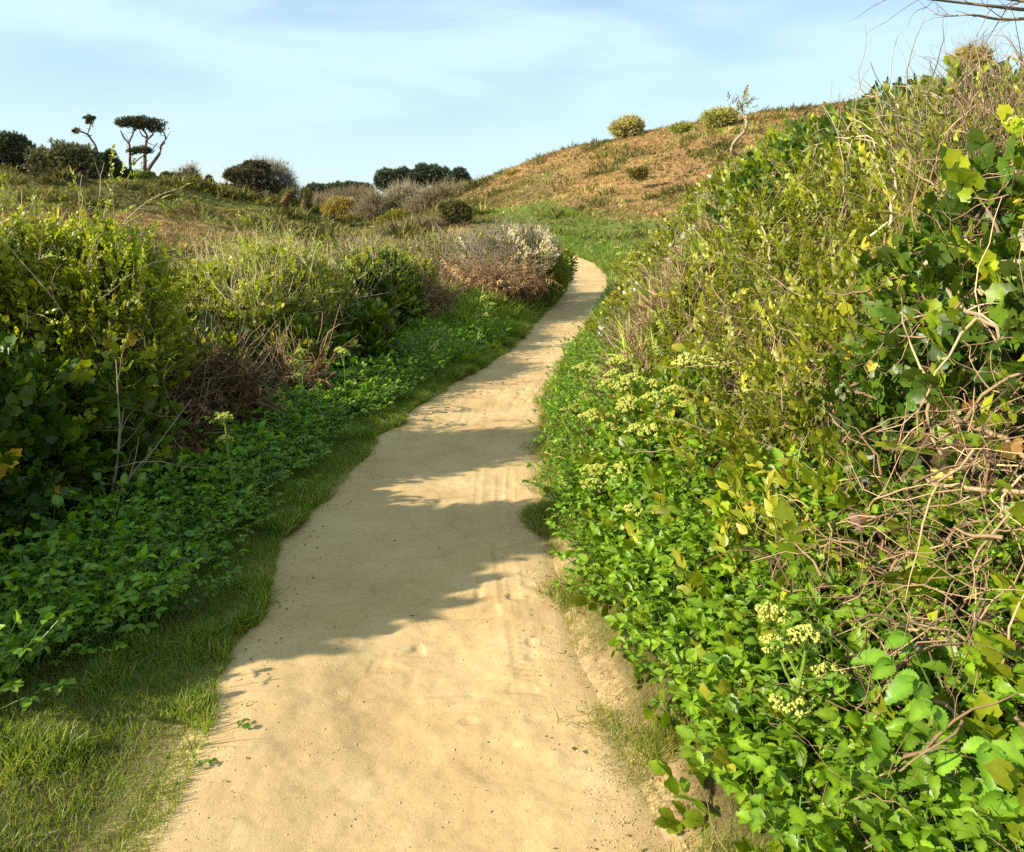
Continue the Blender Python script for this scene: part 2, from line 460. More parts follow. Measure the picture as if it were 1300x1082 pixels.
def tuft_t(n, w=.05, spread=.7, curve=.6, wispy=0.0):
    """tuft of blades, height 1, grows along +Z(template up = +Z)"""
    t = TM()
    for i in range(n):
        a = rng.uniform(0, 2 * math.pi); r = rng.uniform(0, spread)
        f = np.array([math.cos(a) * r, math.sin(a) * r, 1.0]); V, T, _ = blade_t(2 if w > .04 else 3, w, rng.uniform(.1, curve))
        b = rng.uniform(.7, 1.3)
        t.add(xf(V, f, np.array([-math.cos(a), -math.sin(a), .2]) + rng.normal(0, .2, 3), rng.uniform(.5, 1.0), (rng.normal(0, .12), rng.normal(0, .12), -.05)), T, (b, b, b))
    V, T, c = t.get()
    # re-order so template "forward" (+Y) is up
    V = V[:, [0, 2, 1]] * np.array([1, 1, -1])
    return V, T, c
TUFT = [tuft_t(9, .05) for _ in range(6)]
TUFTF = [tuft_t(7, .09, .9, .8) for _ in range(6)]

def frond_t(n=7):
    """dead bracken frond: curved rib with drooping side strands"""
    t = TM()
    ys = np.linspace(0, 1, 5); ax = np.stack([rng.normal(0, .05) * ys, ys, -.55 * ys ** 2], -1)
    V, T = tube_paths(ax[None], np.linspace(.012, .004, 5)[None], 3); t.add(V, T, (1, .9, .8))
    for i in range(n):
        k = .15 + .8 * i / n
        p = np.array([np.interp(k, ys, ax[:, j]) for j in range(3)])
        for s in (-1, 1):
            f = np.array([s, .5, -.5]) + rng.normal(0, .35, 3); V, T, _ = blade_t(3, .12, rng.uniform(.3, 1.2)); b = rng.uniform(.6, 1.4)
            t.add(xf(V, f, np.array([0, .2, 1]) + rng.normal(0, .5, 3), .42 * (1 - .6 * k), p), T, (b, b * .95, b * .9))
    return t.get()
FROND = [frond_t() for _ in range(5)]

# palettes (linear)
G_IVY = ((.034, .088, .009), (.085, .165, .016))
G_IVYL = ((.12, .22, .012), (.24, .34, .025))
G_SHR = ((.105, .165, .013), (.21, .265, .025))
G_LIME = ((.19, .28, .018), (.33, .39, .05))
G_ALEX = ((.100, .20, .008), (.185, .295, .014))
G_NEED = ((.042, .052, .022), (.10, .105, .042))
YEL = ((.55, .40, .03), (.65, .50, .05))
TAN = ((.22, .145, .075), (.42, .30, .17))
BRN = ((.13, .075, .04), (.26, .15, .075))
DRY = ((.18, .115, .055), (.42, .29, .145))
PALE = ((.28, .21, .12), (.48, .38, .24))

# ------------------------------------------------------------------ terrain mesh
def build_ground():
    n = 520
    u = np.linspace(-1, 1, n)
    k = 6.6
    gx = np.sinh(u * k) / np.sinh(k) * 420 + u * 14
    v = np.linspace(-0.62, 1, n)
    gy = np.sinh(v * k) / np.sinh(k) * 520 + v * 22 + 4
    X, Y = np.meshgrid(gx, gy)
    Z = H(X, Y)
    out = np.maximum(np.maximum(xl(Y) - X, X - xr(Y)), 0)
    inn = np.minimum(X - xl(Y), xr(Y) - X)
    Z = Z - (.012 * (1 - sst(0.0, .03, out)) + .08 * sst(0, .14, inn)) * (Y < 50)
    V = np.stack([X, Y, Z], -1).reshape(-1, 3)
    idx = np.arange(n * n).reshape(n, n)
    T = np.stack([idx[:-1, :-1], idx[:-1, 1:], idx[1:, 1:], idx[1:, :-1]], -1).reshape(-1, 4)
    # colour: soil / turf near, bracken far
    d = np.hypot(X, Y)
    a = fbm(X * .05, Y * .05, 4, 4); b = fbm(X * .9, Y * .9, 5, 3)
    brack = np.array([.32, .19, .08]); olive = np.array([.12, .13, .035]); green = np.array([.12, .16, .03]); soil = np.array([.075, .05, .028]); sand = np.array([.42, .29, .145])
    w = sst(-.15, .15, a + b * .3 - .03)[..., None]
    far = brack * w + olive * (1 - w)
    wr = (sst(-30, 12, X) * sst(-.3, .1, a + .25))[..., None]
    far = far * (1 - wr) + brack * wr
    far = far * (1 - greenw(X, Y)[..., None]) + green * greenw(X, Y)[..., None]
    wn = sst(20, 30, d)[..., None]
    gg = (sst(-.25, .1, b) * (1 - sst(.5, 1.3, out)))[..., None]; nearc = soil * (1 - gg) + np.array([.13, .145, .03]) * gg
    ws = (1 - sst(.02, .16 , out + b * .16))[..., None]
    nearc = nearc * (1 - ws) + sand * ws
    c = nearc * (1 - wn) + far * wn
    return tag(mesh_obj('ground', V, T, c.reshape(-1, 3), M_GROUND, None, True), kind='structure')

def greenw(X, Y):
    """where green turf grows at the foot of the right-hand hill and along the far path"""
    px, py, d = proj(np.stack([X, Y, H(X, Y)], -1))
    foot = np.interp(px, [560, 640, 700, 780, 850, 950], [284, 258, 250, 270, 276, 290])
    w = sst(-10, 14, py - foot + fbm(X * .15, Y * .15, 3, 3) * 24) * sst(560, 640, px) * (Y > 20) * (Y < 90)
    w2 = sst(.05, .3, fbm(X * .12, Y * .12, 9, 3)) * (X < -4) * .38
    streak = np.exp(-((py - np.interp(px, [780, 1000], [182, 158])) / 4.5) ** 2) * sst(-.2, .2, fbm(X * .1, Y * .1, 6, 2)) * (Y > 60) * (px > 760) * .7
    return np.clip(np.maximum(np.maximum(w, w2), streak), 0, 1)

ground = build_ground()

# ------------------------------------------------------------------ path mesh
def build_path():
    yy = [0.3]
    while yy[-1] < 48: yy.append(yy[-1] + max(.008, .0026 * (yy[-1]) ** 1.15))
    yy = np.array(yy); m = 190
    t = np.linspace(-.09, 1.09, m)
    Y = np.repeat(yy[:, None], m, 1)
    A, B = xl(Y), xr(Y)
    X = A + (B - A) * t[None]
    z = zp(Y) + .004
    edge = np.minimum(t, 1 - t)[None] * (B - A)
    wob = fbm(X * 3, Y * 3, 1, 3) * .09
    z = z - .022 * (1 - sst(-.11, .07, edge + wob * .6))
    z0 = z.copy(); z = z + fbm(X * 1.1, Y * .8, 3, 3) * .035 + fbm(X * 7, Y * 7, 8, 3) * .012 - .02 * np.cos((t[None] - .5) * np.pi * 2) * .5
    # scuffs and footprints
    sc = vnoise(X * 13, Y * 17, 4.0); z = z - .011 * sst(.3, .8, sc) * sst(-.1, .3, fbm(X * .8, Y * .8, 12, 2) + .15)
    # cycle tyre prints
    for (c0, c1, amp, tt, tp) in ((.86, .05, 1, .028, .034), (.90, .035, .9, .024, .030), (.79, .06, .6, .03, .04), (.42, -.12, .35, .025, .036), (.62, .1, .45, .022, .03)):
        cx = A + (B - A) * (c0 + c1 * np.sin(Y * .55 + c0 * 9) - .03 * (Y < 3) * (3 - Y))
        q = (X - cx) / tt
        band = np.exp(-q ** 4)
        tread = .5 + .5 * np.sin(2 * np.pi * (Y / tp + np.abs(q) * .35))
        ok = sst(-.2, .25, fbm(X * .3 + c0 * 5, Y * .6, 2, 2) + .12) * (1 - sst(7, 11, Y))
        brk = sst(-.25, .25, fbm(X * 5, Y * 4, c0 * 40, 2)); z = z - band * (.0012 + 0.0075 * tread * brk) * amp * ok + np.exp(-(np.abs(q) - 1.25) ** 2 * 9) * .0015 * amp * ok
    z = z0 + (z - z0 - .006) * sst(-.02, .28, edge + wob * .5)
    V = np.stack([X, Y, z], -1).reshape(-1, 3)
    n = len(yy); idx = np.arange(n * m).reshape(n, m)
    T = np.stack([idx[:-1, :-1], idx[:-1, 1:], idx[1:, 1:], idx[1:, :-1]], -1).reshape(-1, 4)
    return tag(mesh_obj('path', V, T, None, M_SAND, None, True), 'pale sandy footpath winding up between the hedges', 'path', kind='structure')
path = build_path()

# ------------------------------------------------------------------ alexanders plants (leafy rosettes and flowering ones)
def leaf_alex(lod=0):
    return leaf_serrate(5 if not lod else 3, rng.uniform(.30, .39), rng.uniform(.08, .24), rng.uniform(.05, .45))

ALEX_NOW = [G_ALEX]
def alex_frond(t, st, base, f, L, leaf, lod=0):
    up = np.array([0, 0, 1.0])
    K = 5; ys = np.linspace(0, 1, K)
    side = nrm(np.array([f[0], f[1], 0])); d = nrm(f)
    ax = np.array([base + d * L * y + np.array([0, 0, -.10 * L * y ** 2]) for y in ys])
    V, T = tube_paths(ax[None], np.linspace(.0035, .0018, K)[None], 3); st.add(V, T, rcol((.12, .22, .03), (.2, .32, .05), 1)[0])
    dirn = nrm(ax[-1] - ax[-2]); lat = nrm(np.cross(dirn, up))
    cl = rcol(*ALEX_NOW[0], 1, .15)[0]
    for (p, dd, sz) in ((ax[-1], dirn, 1), (ax[-2], dirn * .35 + lat, .82), (ax[-2], dirn * .35 - lat, .82)):
        dd = nrm(dd); la = nrm(np.cross(dd, up)); pp = p + dd * .03
        V, T = tube_paths(np.stack([p, pp, pp + dd * .02])[None], np.array([[.0018, .0015, .001]]), 3); st.add(V, T, (.15, .26, .04))
        for (d3, s3) in ((dd, 1), (dd * .4 + la, .8), (dd * .4 - la, .8)):
            d3 = nrm(d3 + rng.normal(0, .12, 3)) + np.array([0, 0, -.12])
            V, T = leaf_alex(lod)
            b = rng.uniform(.8, 1.2)
            t.add(xf(V, d3, up + side * .25 + rng.normal(0, .28, 3), leaf * sz * s3 * rng.uniform(.8, 1.15), pp), T, vein(V, cl * b))

def umbel(fl, st, top, r=.045):
    fl.append(TM()); fl = fl[-1]
    for i in range(15):
        a = i * 2.4; q = math.sqrt((i + .3) / 15) * r
        p = top + np.array([math.cos(a) * q, math.sin(a) * q, .55 * (r - q * q / r) + rng.normal(0, .003)])
        V, T = tube_paths(np.stack([top + np.array([0, 0, -.03]), p])[None], np.array([[.0014, .001]]), 3); st.add(V, T, (.22, .34, .05))
        for j in range(11):
            w = nrm(rng.normal(0, 1, 3)); w[2] = abs(w[2])
            c = p + w * .20 * r; e = .125 * r
            O = np.array([(e, 0, 0), (-e, 0, 0), (0, e, 0), (0, -e, 0), (0, 0, e), (0, 0, -e)]) + c
            fl.add(O, [(0, 2, 4), (2, 1, 4), (1, 3, 4), (3, 0, 4), (2, 0, 5), (1, 2, 5), (3, 1, 5), (0, 3, 5)], rcol((.42, .46, .06), (.60, .60, .14), 1, .1)[0])

def make_alex(label, flowers=0, nf=13, h=.34, leaf=.062, lod=0, stalk=.55, umb=.05):
    root = thing('alexanders_plant', label, 'plant')
    t, st, fl = TM(), TM(), []
    for i in range(nf):
        a = i * 2.4 + rng.normal(0, .2); el = rng.uniform(.5, 1.35)
        f = np.array([math.cos(a) * math.cos(el), math.sin(a) * math.cos(el), math.sin(el)])
        alex_frond(t, st, np.array([rng.normal(0, .02), rng.normal(0, .02), 0]), f, h * rng.uniform(.65, 1.15), leaf * rng.uniform(.85, 1.1), lod)
    if flowers:
        K = 5; ys = np.linspace(0, 1, K); ln = rng.normal(0, .06, 2)
        ax = np.stack([ln[0] * ys, ln[1] * ys, stalk * ys], -1)
        V, T = tube_paths(ax[None], np.linspace(.009, .005, K)[None], 6); st.add(V, T, (.22, .34, .05))
        for j in range(flowers):
            k = 1.0 if j == 0 else rng.uniform(.5, .85); a = j * 2.1
            p = np.array([np.interp(k, ys, ax[:, q]) for q in range(3)])
            d = np.array([math.cos(a) * .7, math.sin(a) * .7, .9]) if j else np.array([0, 0, 1.])
            top = p + nrm(d) * (rng.uniform(.10, .2) if j else .05)
            V, T = tube_paths(np.stack([p, (p + top) / 2 + np.array([0, 0, -.008]), top])[None], np.array([[.004, .0035, .003]]), 5); st.add(V, T, (.22, .34, .05))
            umbel(fl, st, top, umb * rng.uniform(.85, 1.15))
            for s in range(2):
                b = rng.uniform(0, 6.3); alex_frond(t, st, p, np.array([math.cos(b), math.sin(b), .7]), .09, leaf * .7, lod)
    V, T, c = t.get(); mesh_obj('foliage', V, T, c, M_LEAF, root, True)
    V, T, c = st.get(); mesh_obj('stem', V, T, c, M_LEAF, root)
    if flowers:
        for q in fl: V, T, c = q.get(); mesh_obj('flower_head', V, T, c, M_FLOWER, root)
    return root

LAB_L = 'leafy green alexanders plant in the shaded mass left of the path'
LAB_R = 'leafy bright green alexanders plant in the sunlit mass right of the path'
LAB_F = 'alexanders plant topped with pale yellow flower heads on the sunlit right bank'
LAB_D = 'small yellow-flowered alexanders plant beside the far bend of the path'
leafy = [make_alex(LAB_L, nf=19 + i, h=rng.uniform(.26, .36), leaf=.047) for i in range(5)]
used = set()
def place(protos, loc, sc, label, group):
    k = int(rng.integers(0, len(protos))); o = protos[k]
    if id(o) not in used:
        used.add(id(o)); o.location = [float(v) for v in loc]; o.rotation_euler = (0, 0, rng.uniform(0, 6.28)); o.scale = (sc, sc, sc); tag(o, label, None, group); return o
    return dup(o, loc, rng.uniform(0, 6.28), sc, label, group)
# left verge
pts = []
def try_pt(x, y, rmin):
    for (a, b) in pts:
        if (a - x) ** 2 + (b - y) ** 2 < rmin * rmin: return False
    pts.append((x, y)); return True
nL = 0
for _ in range(9000):
    y = rng.uniform(2.0, 12.5)
    s = rng.uniform(.30, np.interp(y, [2, 4, 8, 12], [1.7, 1.5, .95, .7]))
    x = float(xl(y)) - s
    if x / y < -.75: continue
    if s < np.interp(y, [1.5, 2.8, 4, 5, 8, 12], [1.3, .42, .24, .20, .22, .26]) + .07 * math.sin(y * 3): continue
    if not try_pt(x, y, .125 + .012 * y): continue
    place(leafy, (x, y, H(x, y) - .02), rng.uniform(.7, 1.15), LAB_L, 'leafy alexanders plants along the left of the path'); nL += 1
    if nL > 200: break
# right verge
ALEX_NOW[0] = ((.115, .215, .009), (.20, .31, .016))  # sunlight of this side put into a paler, yellower leaf palette
broad = [make_alex(LAB_R, nf=18 + i, h=rng.uniform(.26, .34), leaf=.056) for i in range(4)]
fine = [make_alex(LAB_R, nf=18, h=.30, leaf=.046) for i in range(4)]
pts = []; nR = 0
for _ in range(12000):
    y = 1.2 + 16 * rng.random() ** 1.5
    smax = np.interp(y, [0, 2.2, 3.2, 5, 7, 17], [.95, .95, .8, .75, .75, .5])
    s = rng.uniform(.16 if y > 3 else .24, smax); x = float(xr(y)) + s
    if not try_pt(x, y, (.105 if y < 4.5 else .09) + .011 * y): continue
    place(broad if y < 4.5 else fine, (x, y, H(x, y) - .02), rng.uniform(.65, 1.0), LAB_R, 'leafy alexanders plants along the right of the path'); nR += 1
    if nR > 220: break

# ------------------------------------------------------------------ flowering alexanders
flow = [make_alex(LAB_F, flowers=3 + i % 3, nf=13, h=.26, leaf=.042, stalk=rng.uniform(.42, .55), umb=.070) for i in range(3)]
FL = [(795, 540), (762, 505), (838, 505), (770, 470), (870, 515), (812, 470), (835, 560), (815, 600), (858, 605), (735, 560), (905, 470), (790, 610)]
def on_surface(px, py, fn, y0=1.0, y1=60):
    r = ray(px, py); ys = np.linspace(y0, y1, 2500)
    P = np.array([0, 0, EYE]) + r[None] * (ys / r[1])[:, None]
    g = P[:, 2] - fn(P[:, 0], P[:, 1])
    k = np.argmax(g < 0)
    return P[k] if (g < 0).any() else P[-1]
for (a, b) in FL:
    p = on_surface(a, b, CAN, 1.5, 22)
    place(flow, (p[0] - .12, p[1] - .05, p[2] - .50), rng.uniform(.9, 1.15), LAB_F, 'flowering alexanders on the right bank')
for lab, (a, b), sc, nf_ in (('large alexanders plant with yellow flower heads at the bottom of the right bank', (985, 1010), 1.0, 5),
                              ('tall alexanders plant above the shaded leaves, near the brown dead bracken', (300, 660), .95, 2),
                              ('pale alexanders plant with budding heads below the middle of the left hedge', (385, 545), 1.0, 3),
                              ('bright alexanders plant on the left verge just before the white blossom bush', (628, 440), 1.1, 4),
                              ('alexanders plant with two pale heads between the left hedge and sunlit grass', (440, 520), .85, 2)):
    o = make_alex(lab, flowers=nf_, nf=17, h=.30, leaf=.046, stalk=.42 if nf_ == 5 else .6, umb=.05)
    p = on_surface(a, b, H, 1.2, 22); o.location = (p[0], p[1], float(H(p[0], p[1])) - .02); o.scale = (sc,) * 3
for (a, b) in ((765, 322), (780, 338), (790, 352), (800, 368), (752, 312), (815, 350)):
    p = on_surface(a, b, H, 14, 45)
    place(flow, (p[0], p[1], H(p[0], p[1]) - .02), rng.uniform(1.1, 1.5), LAB_D, 'alexanders plants beside the far bend')

# big toothed leaves at the bottom right
def big_leaf_plant(label, loc, n, sz, h):
    root = thing('toothed_leaf_plant', label, 'plant', loc); t, st = TM(), TM()
    for i in range(n):
        a = i * 2.4; f = np.array([math.cos(a), math.sin(a), rng.uniform(.8, 1.8)]); f = nrm(f) * h * rng.uniform(.5, 1.1)
        P = np.stack([np.zeros(3), f * .5, f]); V, T = tube_paths(P[None], np.array([[.004, .003, .002]]), 4); st.add(V, T, (.14, .24, .04))
        for q in (-1, 0, 1):
            d = nrm(np.array([math.cos(a + q * 1.1), math.sin(a + q * 1.1), rng.uniform(-.35, .1)]))
            V, T = leaf_serrate(8, .34, .16, .35); t.add(xf(V, d, np.array([0, -.35, 1.]) + rng.normal(0, .25, 3), sz * (1 if q == 0 else .8) * rng.uniform(.8, 1.1), f), T, vein(V, rcol((.085, .19, .010), (.15, .27, .018), 1)[0], 1.5))
    V, T, c = t.get(); mesh_obj('foliage', V, T, c, M_GLOSS, root, True); V, T, c = st.get(); mesh_obj('stem', V, T, c, M_LEAF, root)
for lab, (a, b), n, sz, h in (('plant with large glossy toothed leaves in the bottom right corner of the bank', (1235, 985), 15, .078, .30),
                              ('plant with drooping toothed leaves below the dead stem tangle, left of the corner plant', (1150, 960), 12, .070, .26),
                              ('plant with broad toothed leaves at the very bottom right, under the glossy corner plant', (1290, 1060), 13, .078, .24)):
    p = on_surface(a, b, H, .8, 8); big_leaf_plant(lab, (p[0], p[1], float(H(p[0], p[1]))), n, sz, h)

# ------------------------------------------------------------------ grass
def grass_obj(name, label, x, y, hgt, ca, cb, lean=.35, temps=BLADES, wscale=1.0, mat=M_GRASS, drop=.01, cat='grass'):
    n = len(x); z = H(x, y); hgt = hgt * (.75 + .9 * sst(-.1, .35, fbm(x * 4, y * 4, 33, 2)))
    P = np.stack([x, y, z - drop], -1)
    f = np.stack([rng.normal(0, lean, n), rng.normal(0, lean, n), np.ones(n)], -1)
    nn = rng.normal(0, 1, (n, 3)); s = Scatter(); cc = rcol(ca, cb, n); q = rng.random(n) < .09; cc[q] = rcol((.38, .30, .12), (.55, .46, .24), q.sum()); s.put(temps, P, f, nn, hgt, cc)
    return tag(s.obj(name, mat), label, cat, kind='stuff')
# left verge turf, near corner
n = 260000
y = 1.0 + rng.random(n) ** 1.5 * 13
sl = rng.random(n) ** 1.2 * np.interp(y, [1, 2.6, 4.5, 8, 14], [1.7, 1.25, .6, .6, .9]) - .03 + fbm(y * 2.2, y * 0, 3, 3) * .12
x = xl(y) - sl
k = (rng.random(n) < .25 + .95 * sst(-.14, .2, sl + fbm(x * 3, y * 3, 2, 3) * .34)) & (x > -.72 * y - .25)
grass_obj('verge_grass', 'short yellow-green grass along the left edge of the path', x[k], y[k], rng.uniform(.022, .062, k.sum()) * (1 + .10 * y[k]), (.12, .19, .012), (.28, .34, .03))
n = 170000
y = .8 + rng.random(n) ** 1.4 * 12
sr = rng.random(n) * .48 - .09 + fbm(y * 2.5, y * 0 + 4, 3, 3) * .14
x = xr(y) + sr
k = rng.random(n) < .04 + .96 * sst(-.10, .14, sr + fbm(x * 3, y * 3, 6, 3) * .34)
grass_obj('verge_grass', 'thin sparse grass at the foot of the right bank', x[k], y[k], rng.uniform(.018, .05, k.sum()) * (1 + .05 * y[k]), (.16, .21, .02), (.34, .33, .06))
# taller lit grass on the left bank further on
n = 60000
y = rng.uniform(9.5, 34, n); sl = rng.random(n) ** 1.2 * np.interp(y, [9, 14, 20, 30], [1.0, 2.4, 2.2, 1.6]) - .04; x = xl(y) - sl
grass_obj('bank_grass', 'long lush grass on the left bank below the white blossom bush', x, y, rng.uniform(.10, .26, n) * np.clip(sl * 2 + .35, .3, 1), (.15, .235, .014), (.29, .36, .03), temps=TUFT, lean=.4)
n = 26000
y = rng.uniform(14, 44, n); sr = rng.random(n) ** 1.3 * np.interp(y, [14, 20, 26, 44], [.5, 1.2, 3, 4]) - .03; x = xr(y) + sr
grass_obj('bank_grass', 'lush green grass on the outer side of the far bend', x, y, rng.uniform(.10, .30, n), (.11, .19, .015), (.24, .31, .04), temps=TUFT, lean=.4)

# hillside cover
def hill_cover():
    n = 260000
    px = rng.uniform(-60, 1180, n); dep = 24 + 110 * rng.random(n) ** 1.3
    x = (px - 650) / F * dep; y = dep
    z = H(x, y); P = np.stack([x, y, z], -1)
    out = np.maximum(xl(y) - x, x - xr(y))
    k = (out > np.where(y < 50, 2.0, -99)) & ~((x > xr(y)) & (y < 30) & (x - xr(y) < 4))
    # keep only parts that can be seen, with a margin: the brow of each slope and what faces the camera
    e = 1.0; g = (H(x, y + e) - z) / e; vis = g > (z - EYE) / y - .12
    k &= vis
    P, x, y, out = P[k], x[k], y[k], out[k]; px = px[k]
    n = len(P)
    gw = greenw(x, y); a = fbm(x * .05, y * .05, 4, 4); b = fbm(x * .5, y * .5, 5, 3)
    isg = rng.random(n) < gw * .82
    right = (sst(-25, 10, x) > rng.random(n))
    olive = (~isg) & (~right) & (rng.random(n) < sst(-.35, .1, -a + b * .3) * .72)
    oliver = (~isg) & right & (rng.random(n) < .10 + .5 * sst(.12, .35, b + a * .4) )
    br = ~(isg | olive | oliver)
    Nn = rng.normal(0, 1, (n, 3)); f = np.stack([rng.normal(.15, .3, n), rng.normal(0, .3, n), np.ones(n)], -1)
    patch = np.exp(fbm(x * .25, y * .25, 11, 3) * 1.1 + fbm(x * .09, y * .09, 31, 2) * .9)[:, None]
    for m, nm, lab, ca, cb, sz, mat in ((br, 'bracken_cover', 'dead orange-brown bracken and dry grass covering the hillsides', (.27, .18, .07), (.50, .365, .16), (.14, .36), M_DRY),
                                   (olive | oliver, 'scrub_cover', 'low olive-green scrub mixed through the bracken on the hillsides', (.12, .12, .03), (.24, .215, .06), (.18, .45), M_DRY),
                                   (isg, 'hill_grass', 'bright green turf at the foot of the hill and on the left slope', (.14, .21, .02), (.26, .32, .045), (.10, .26), M_GRASS)):
        q = m & (rng.random(n) < (.95 if nm != 'hill_grass' else 1))
        s = Scatter(); s.put(TUFTF, P[q] - np.array([0, 0, .04]), f[q], Nn[q], rng.uniform(*sz, q.sum()) * (1 + (y[q] - 30) * .004) * (1 + (.4 if nm == 'bracken_cover' else 1.3) * np.where(x[q] < -2, 1.8, 1) * sst(.05, .35, fbm(x[q] * .33, y[q] * .33, 14, 3))), rcol(ca, cb, q.sum(), .28) * patch[q] ** .6)
        tag(s.obj(nm, mat), lab, 'ground cover', kind='stuff')
hill_cover()

# ------------------------------------------------------------------ bushes from overlapping lobes
def shell(ells, n, lo, hi, noise=.16, nf=2.2, zmin=None):
    E = np.array([[*c, *r] for c, r in ells], float)
    area = (E[:, 3] * E[:, 4] + E[:, 4] * E[:, 5] + E[:, 3] * E[:, 5]); k = rng.choice(len(E), n, p=area / area.sum())
    d = nrm(rng.normal(0, 1, (n, 3)))
    rr = E[k, 3:]; q = rng.uniform(lo, hi, n)
    w = 1 + noise * 1.6 * fbm((E[k, 0] + d[:, 0] * rr[:, 0]) * nf, (E[k, 1] + d[:, 1] * rr[:, 1]) * nf, (E[k, 2] + d[:, 2] * rr[:, 2]) * nf, 3)
    P = E[k, :3] + d * rr * (q * w)[:, None]
    N = nrm(d / rr)
    keep = np.ones(n, bool)
    for i in range(len(E)):
        keep &= ~((((P - E[i, :3]) / E[i, 3:]) ** 2).sum(1) < .62 ** 2) | (k == i)
    keep &= P[:, 2] > (H(P[:, 0], P[:, 1]) + .02 if zmin is None else zmin)
    return P[keep], N[keep]

def bush(name, label, cat, ells, n, temps, size, ca, cb, mat=M_LEAF, twigs=0, twcol=TAN, twlen=.5, twr=.004, fill=.3, up=.5, lime=0.0, limecol=G_LIME, yellow=0.0, group=None, extra=None, noise=.16, nf=2.2, far=False, twup=.6, sprigs=0):
    cen = np.mean([e[0] for e in ells], 0); gz = float(H(cen[0], cen[1]))
    loc = np.array([cen[0], cen[1], gz]); root = thing(name, label, cat, loc, 0, group)
    ells0 = ells; ells = list(ells)
    for c0, r0 in ells0:
        for _ in range(9 if far else 5):
            d = nrm(rng.normal(0, 1, 3) + [0, -.2, .35]); q = rng.uniform(.22, .42)
            ells.append((tuple(np.array(c0) + d * np.array(r0) * rng.uniform(.72, .92)), tuple(np.array(r0) * q * (1.0, 1.0, .9))))
    zm = None if not far else -1e9
    s = Scatter()
    P, N = shell(ells, n, *((.62, 1.24) if far else (.80, 1.05)), noise, nf, zm)
    m = len(P); rn = rng.normal(0, 1, (m, 3))
    f = N * .55 + np.array([0, 0, up]) + rn * .45; nn = N * .6 + np.array([0, 0, .7]) + rng.normal(0, .45, (m, 3))
    c = rcol(ca, cb, m)
    lm = rng.random(m) < lime * sst(-.1, .3, N[:, 2] + fbm(P[:, 0] * 2, P[:, 1] * 2, P[:, 2] * 2, 2) * .6)  # lime weighted to upward-facing leaves: sunlit tops painted into the colour
    c[lm] = rcol(*limecol, lm.sum()); ym = rng.random(m) < yellow; c[ym] = rcol(*YEL, ym.sum())
    s.put(temps, P - loc, f, nn, rng.uniform(size[0], size[1], m), c)
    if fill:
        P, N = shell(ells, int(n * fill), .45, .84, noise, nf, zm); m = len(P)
        s.put(temps, P - loc, N + rng.normal(0, .7, (m, 3)), N + rng.normal(0, .6, (m, 3)), rng.uniform(size[0], size[1], m) * 1.35, rcol(ca, cb, m) * .8)  # inner leaves tinted darker, core shade put into their colour
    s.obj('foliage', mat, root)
    # limbs from the base into each lobe
    st = []
    for (c0, r0) in ells0:
        c0 = np.array(c0, float); r0 = np.array(r0, float); nb = 5
        b = np.stack([c0[0] + rng.normal(0, .25, nb) * r0[0], c0[1] + rng.normal(0, .25, nb) * r0[1], np.zeros(nb)], -1)
        b[:, 2] = H(b[:, 0], b[:, 1]) - .03
        tip = c0 + nrm(rng.normal(0, 1, (nb, 3)) + [0, 0, .6]) * r0 * .8
        t = np.linspace(0, 1, 7)[None, :, None]; Q = b[:, None] * (1 - t) + tip[:, None] * t + rng.normal(0, .05, (nb, 7, 3)) * r0 * np.sin(np.pi * t)
        st.append(Q)
    Q = np.concatenate(st); rb = .03 * np.mean([e[1][2] for e in ells])
    R = np.linspace(rb, rb * .3, 7)[None].repeat(len(Q), 0); V, T = tube_paths(Q - loc, R, 5)
    sc = Scatter(); sc.raw(V, T, np.repeat(rcol(*BRN, len(Q)), 35, 0))
    if twigs:
        P, N = shell(ells, twigs, .70, .98, noise, nf, zm); m = len(P)
        D = N * .5 + np.array([0, 0, twup]) + rng.normal(0, .5, (m, 3))
        L = twlen * rng.uniform(.35, 1.1, m); Q = walks(P, D, L, 6, .35, .2)
        R = (twr * rng.uniform(.5, 1.3, m))[:, None] * np.linspace(1, .35, 6)[None]
        V, T = tube_paths(Q - loc, R, 3); cc = rcol(*twcol, m); sc.raw(V, T, np.repeat(cc, 18, 0))
        Q2, R2 = forked(Q, R, m, .5); V, T = tube_paths(Q2 - loc, R2, 3); sc.raw(V, T, np.repeat(rcol(*twcol, m), 15, 0))
    if sprigs:
        P, N = shell(ells, sprigs * 4, .8, 1.0, noise, nf, zm); k = N[:, 2] > .35; P, N = P[k][:sprigs], N[k][:sprigs]; m = len(P)
        Q = walks(P, N * .35 + [0, 0, 1] + rng.normal(0, .45, (m, 3)), rng.uniform(.2, .62, m), 7, .3, -.3)
        R = (.0042 * rng.uniform(.6, 1.3, m))[:, None] * np.linspace(1, .4, 7)[None]; V, T = tube_paths(Q - loc, R, 4); sc.raw(V, T, np.repeat(rcol(*twcol, m), 28, 0))
        F1, f1 = forked(Q, R, m * 2, .4); V, T = tube_paths(F1 - loc, f1, 3); sc.raw(V, T, np.repeat(rcol(*twcol, m * 2), 15, 0))
        lf = Scatter()
        for A, pr in ((Q, .75), (F1, .6)):
            for kk in range(2, A.shape[1]):
                q = rng.random(len(A)) < pr; B = A[q, kk]; mm = len(B)
                lf.put(SH_OVF, B - loc, nrm(A[q, kk] - A[q, kk - 1]) + rng.normal(0, .5, (mm, 3)), rng.normal(0, .5, (mm, 3)) + [0, 0, .6], rng.uniform(.06, .12, mm), rcol(*limecol, mm))
        lf.obj('new_shoots', M_LEAF, root)
    sc.obj('branches', M_BARK, root)
    if extra: extra(root, ells0, loc)
    return root

E = lambda x, y, z, a, b, c: ((x, y, z), (a, b, c))
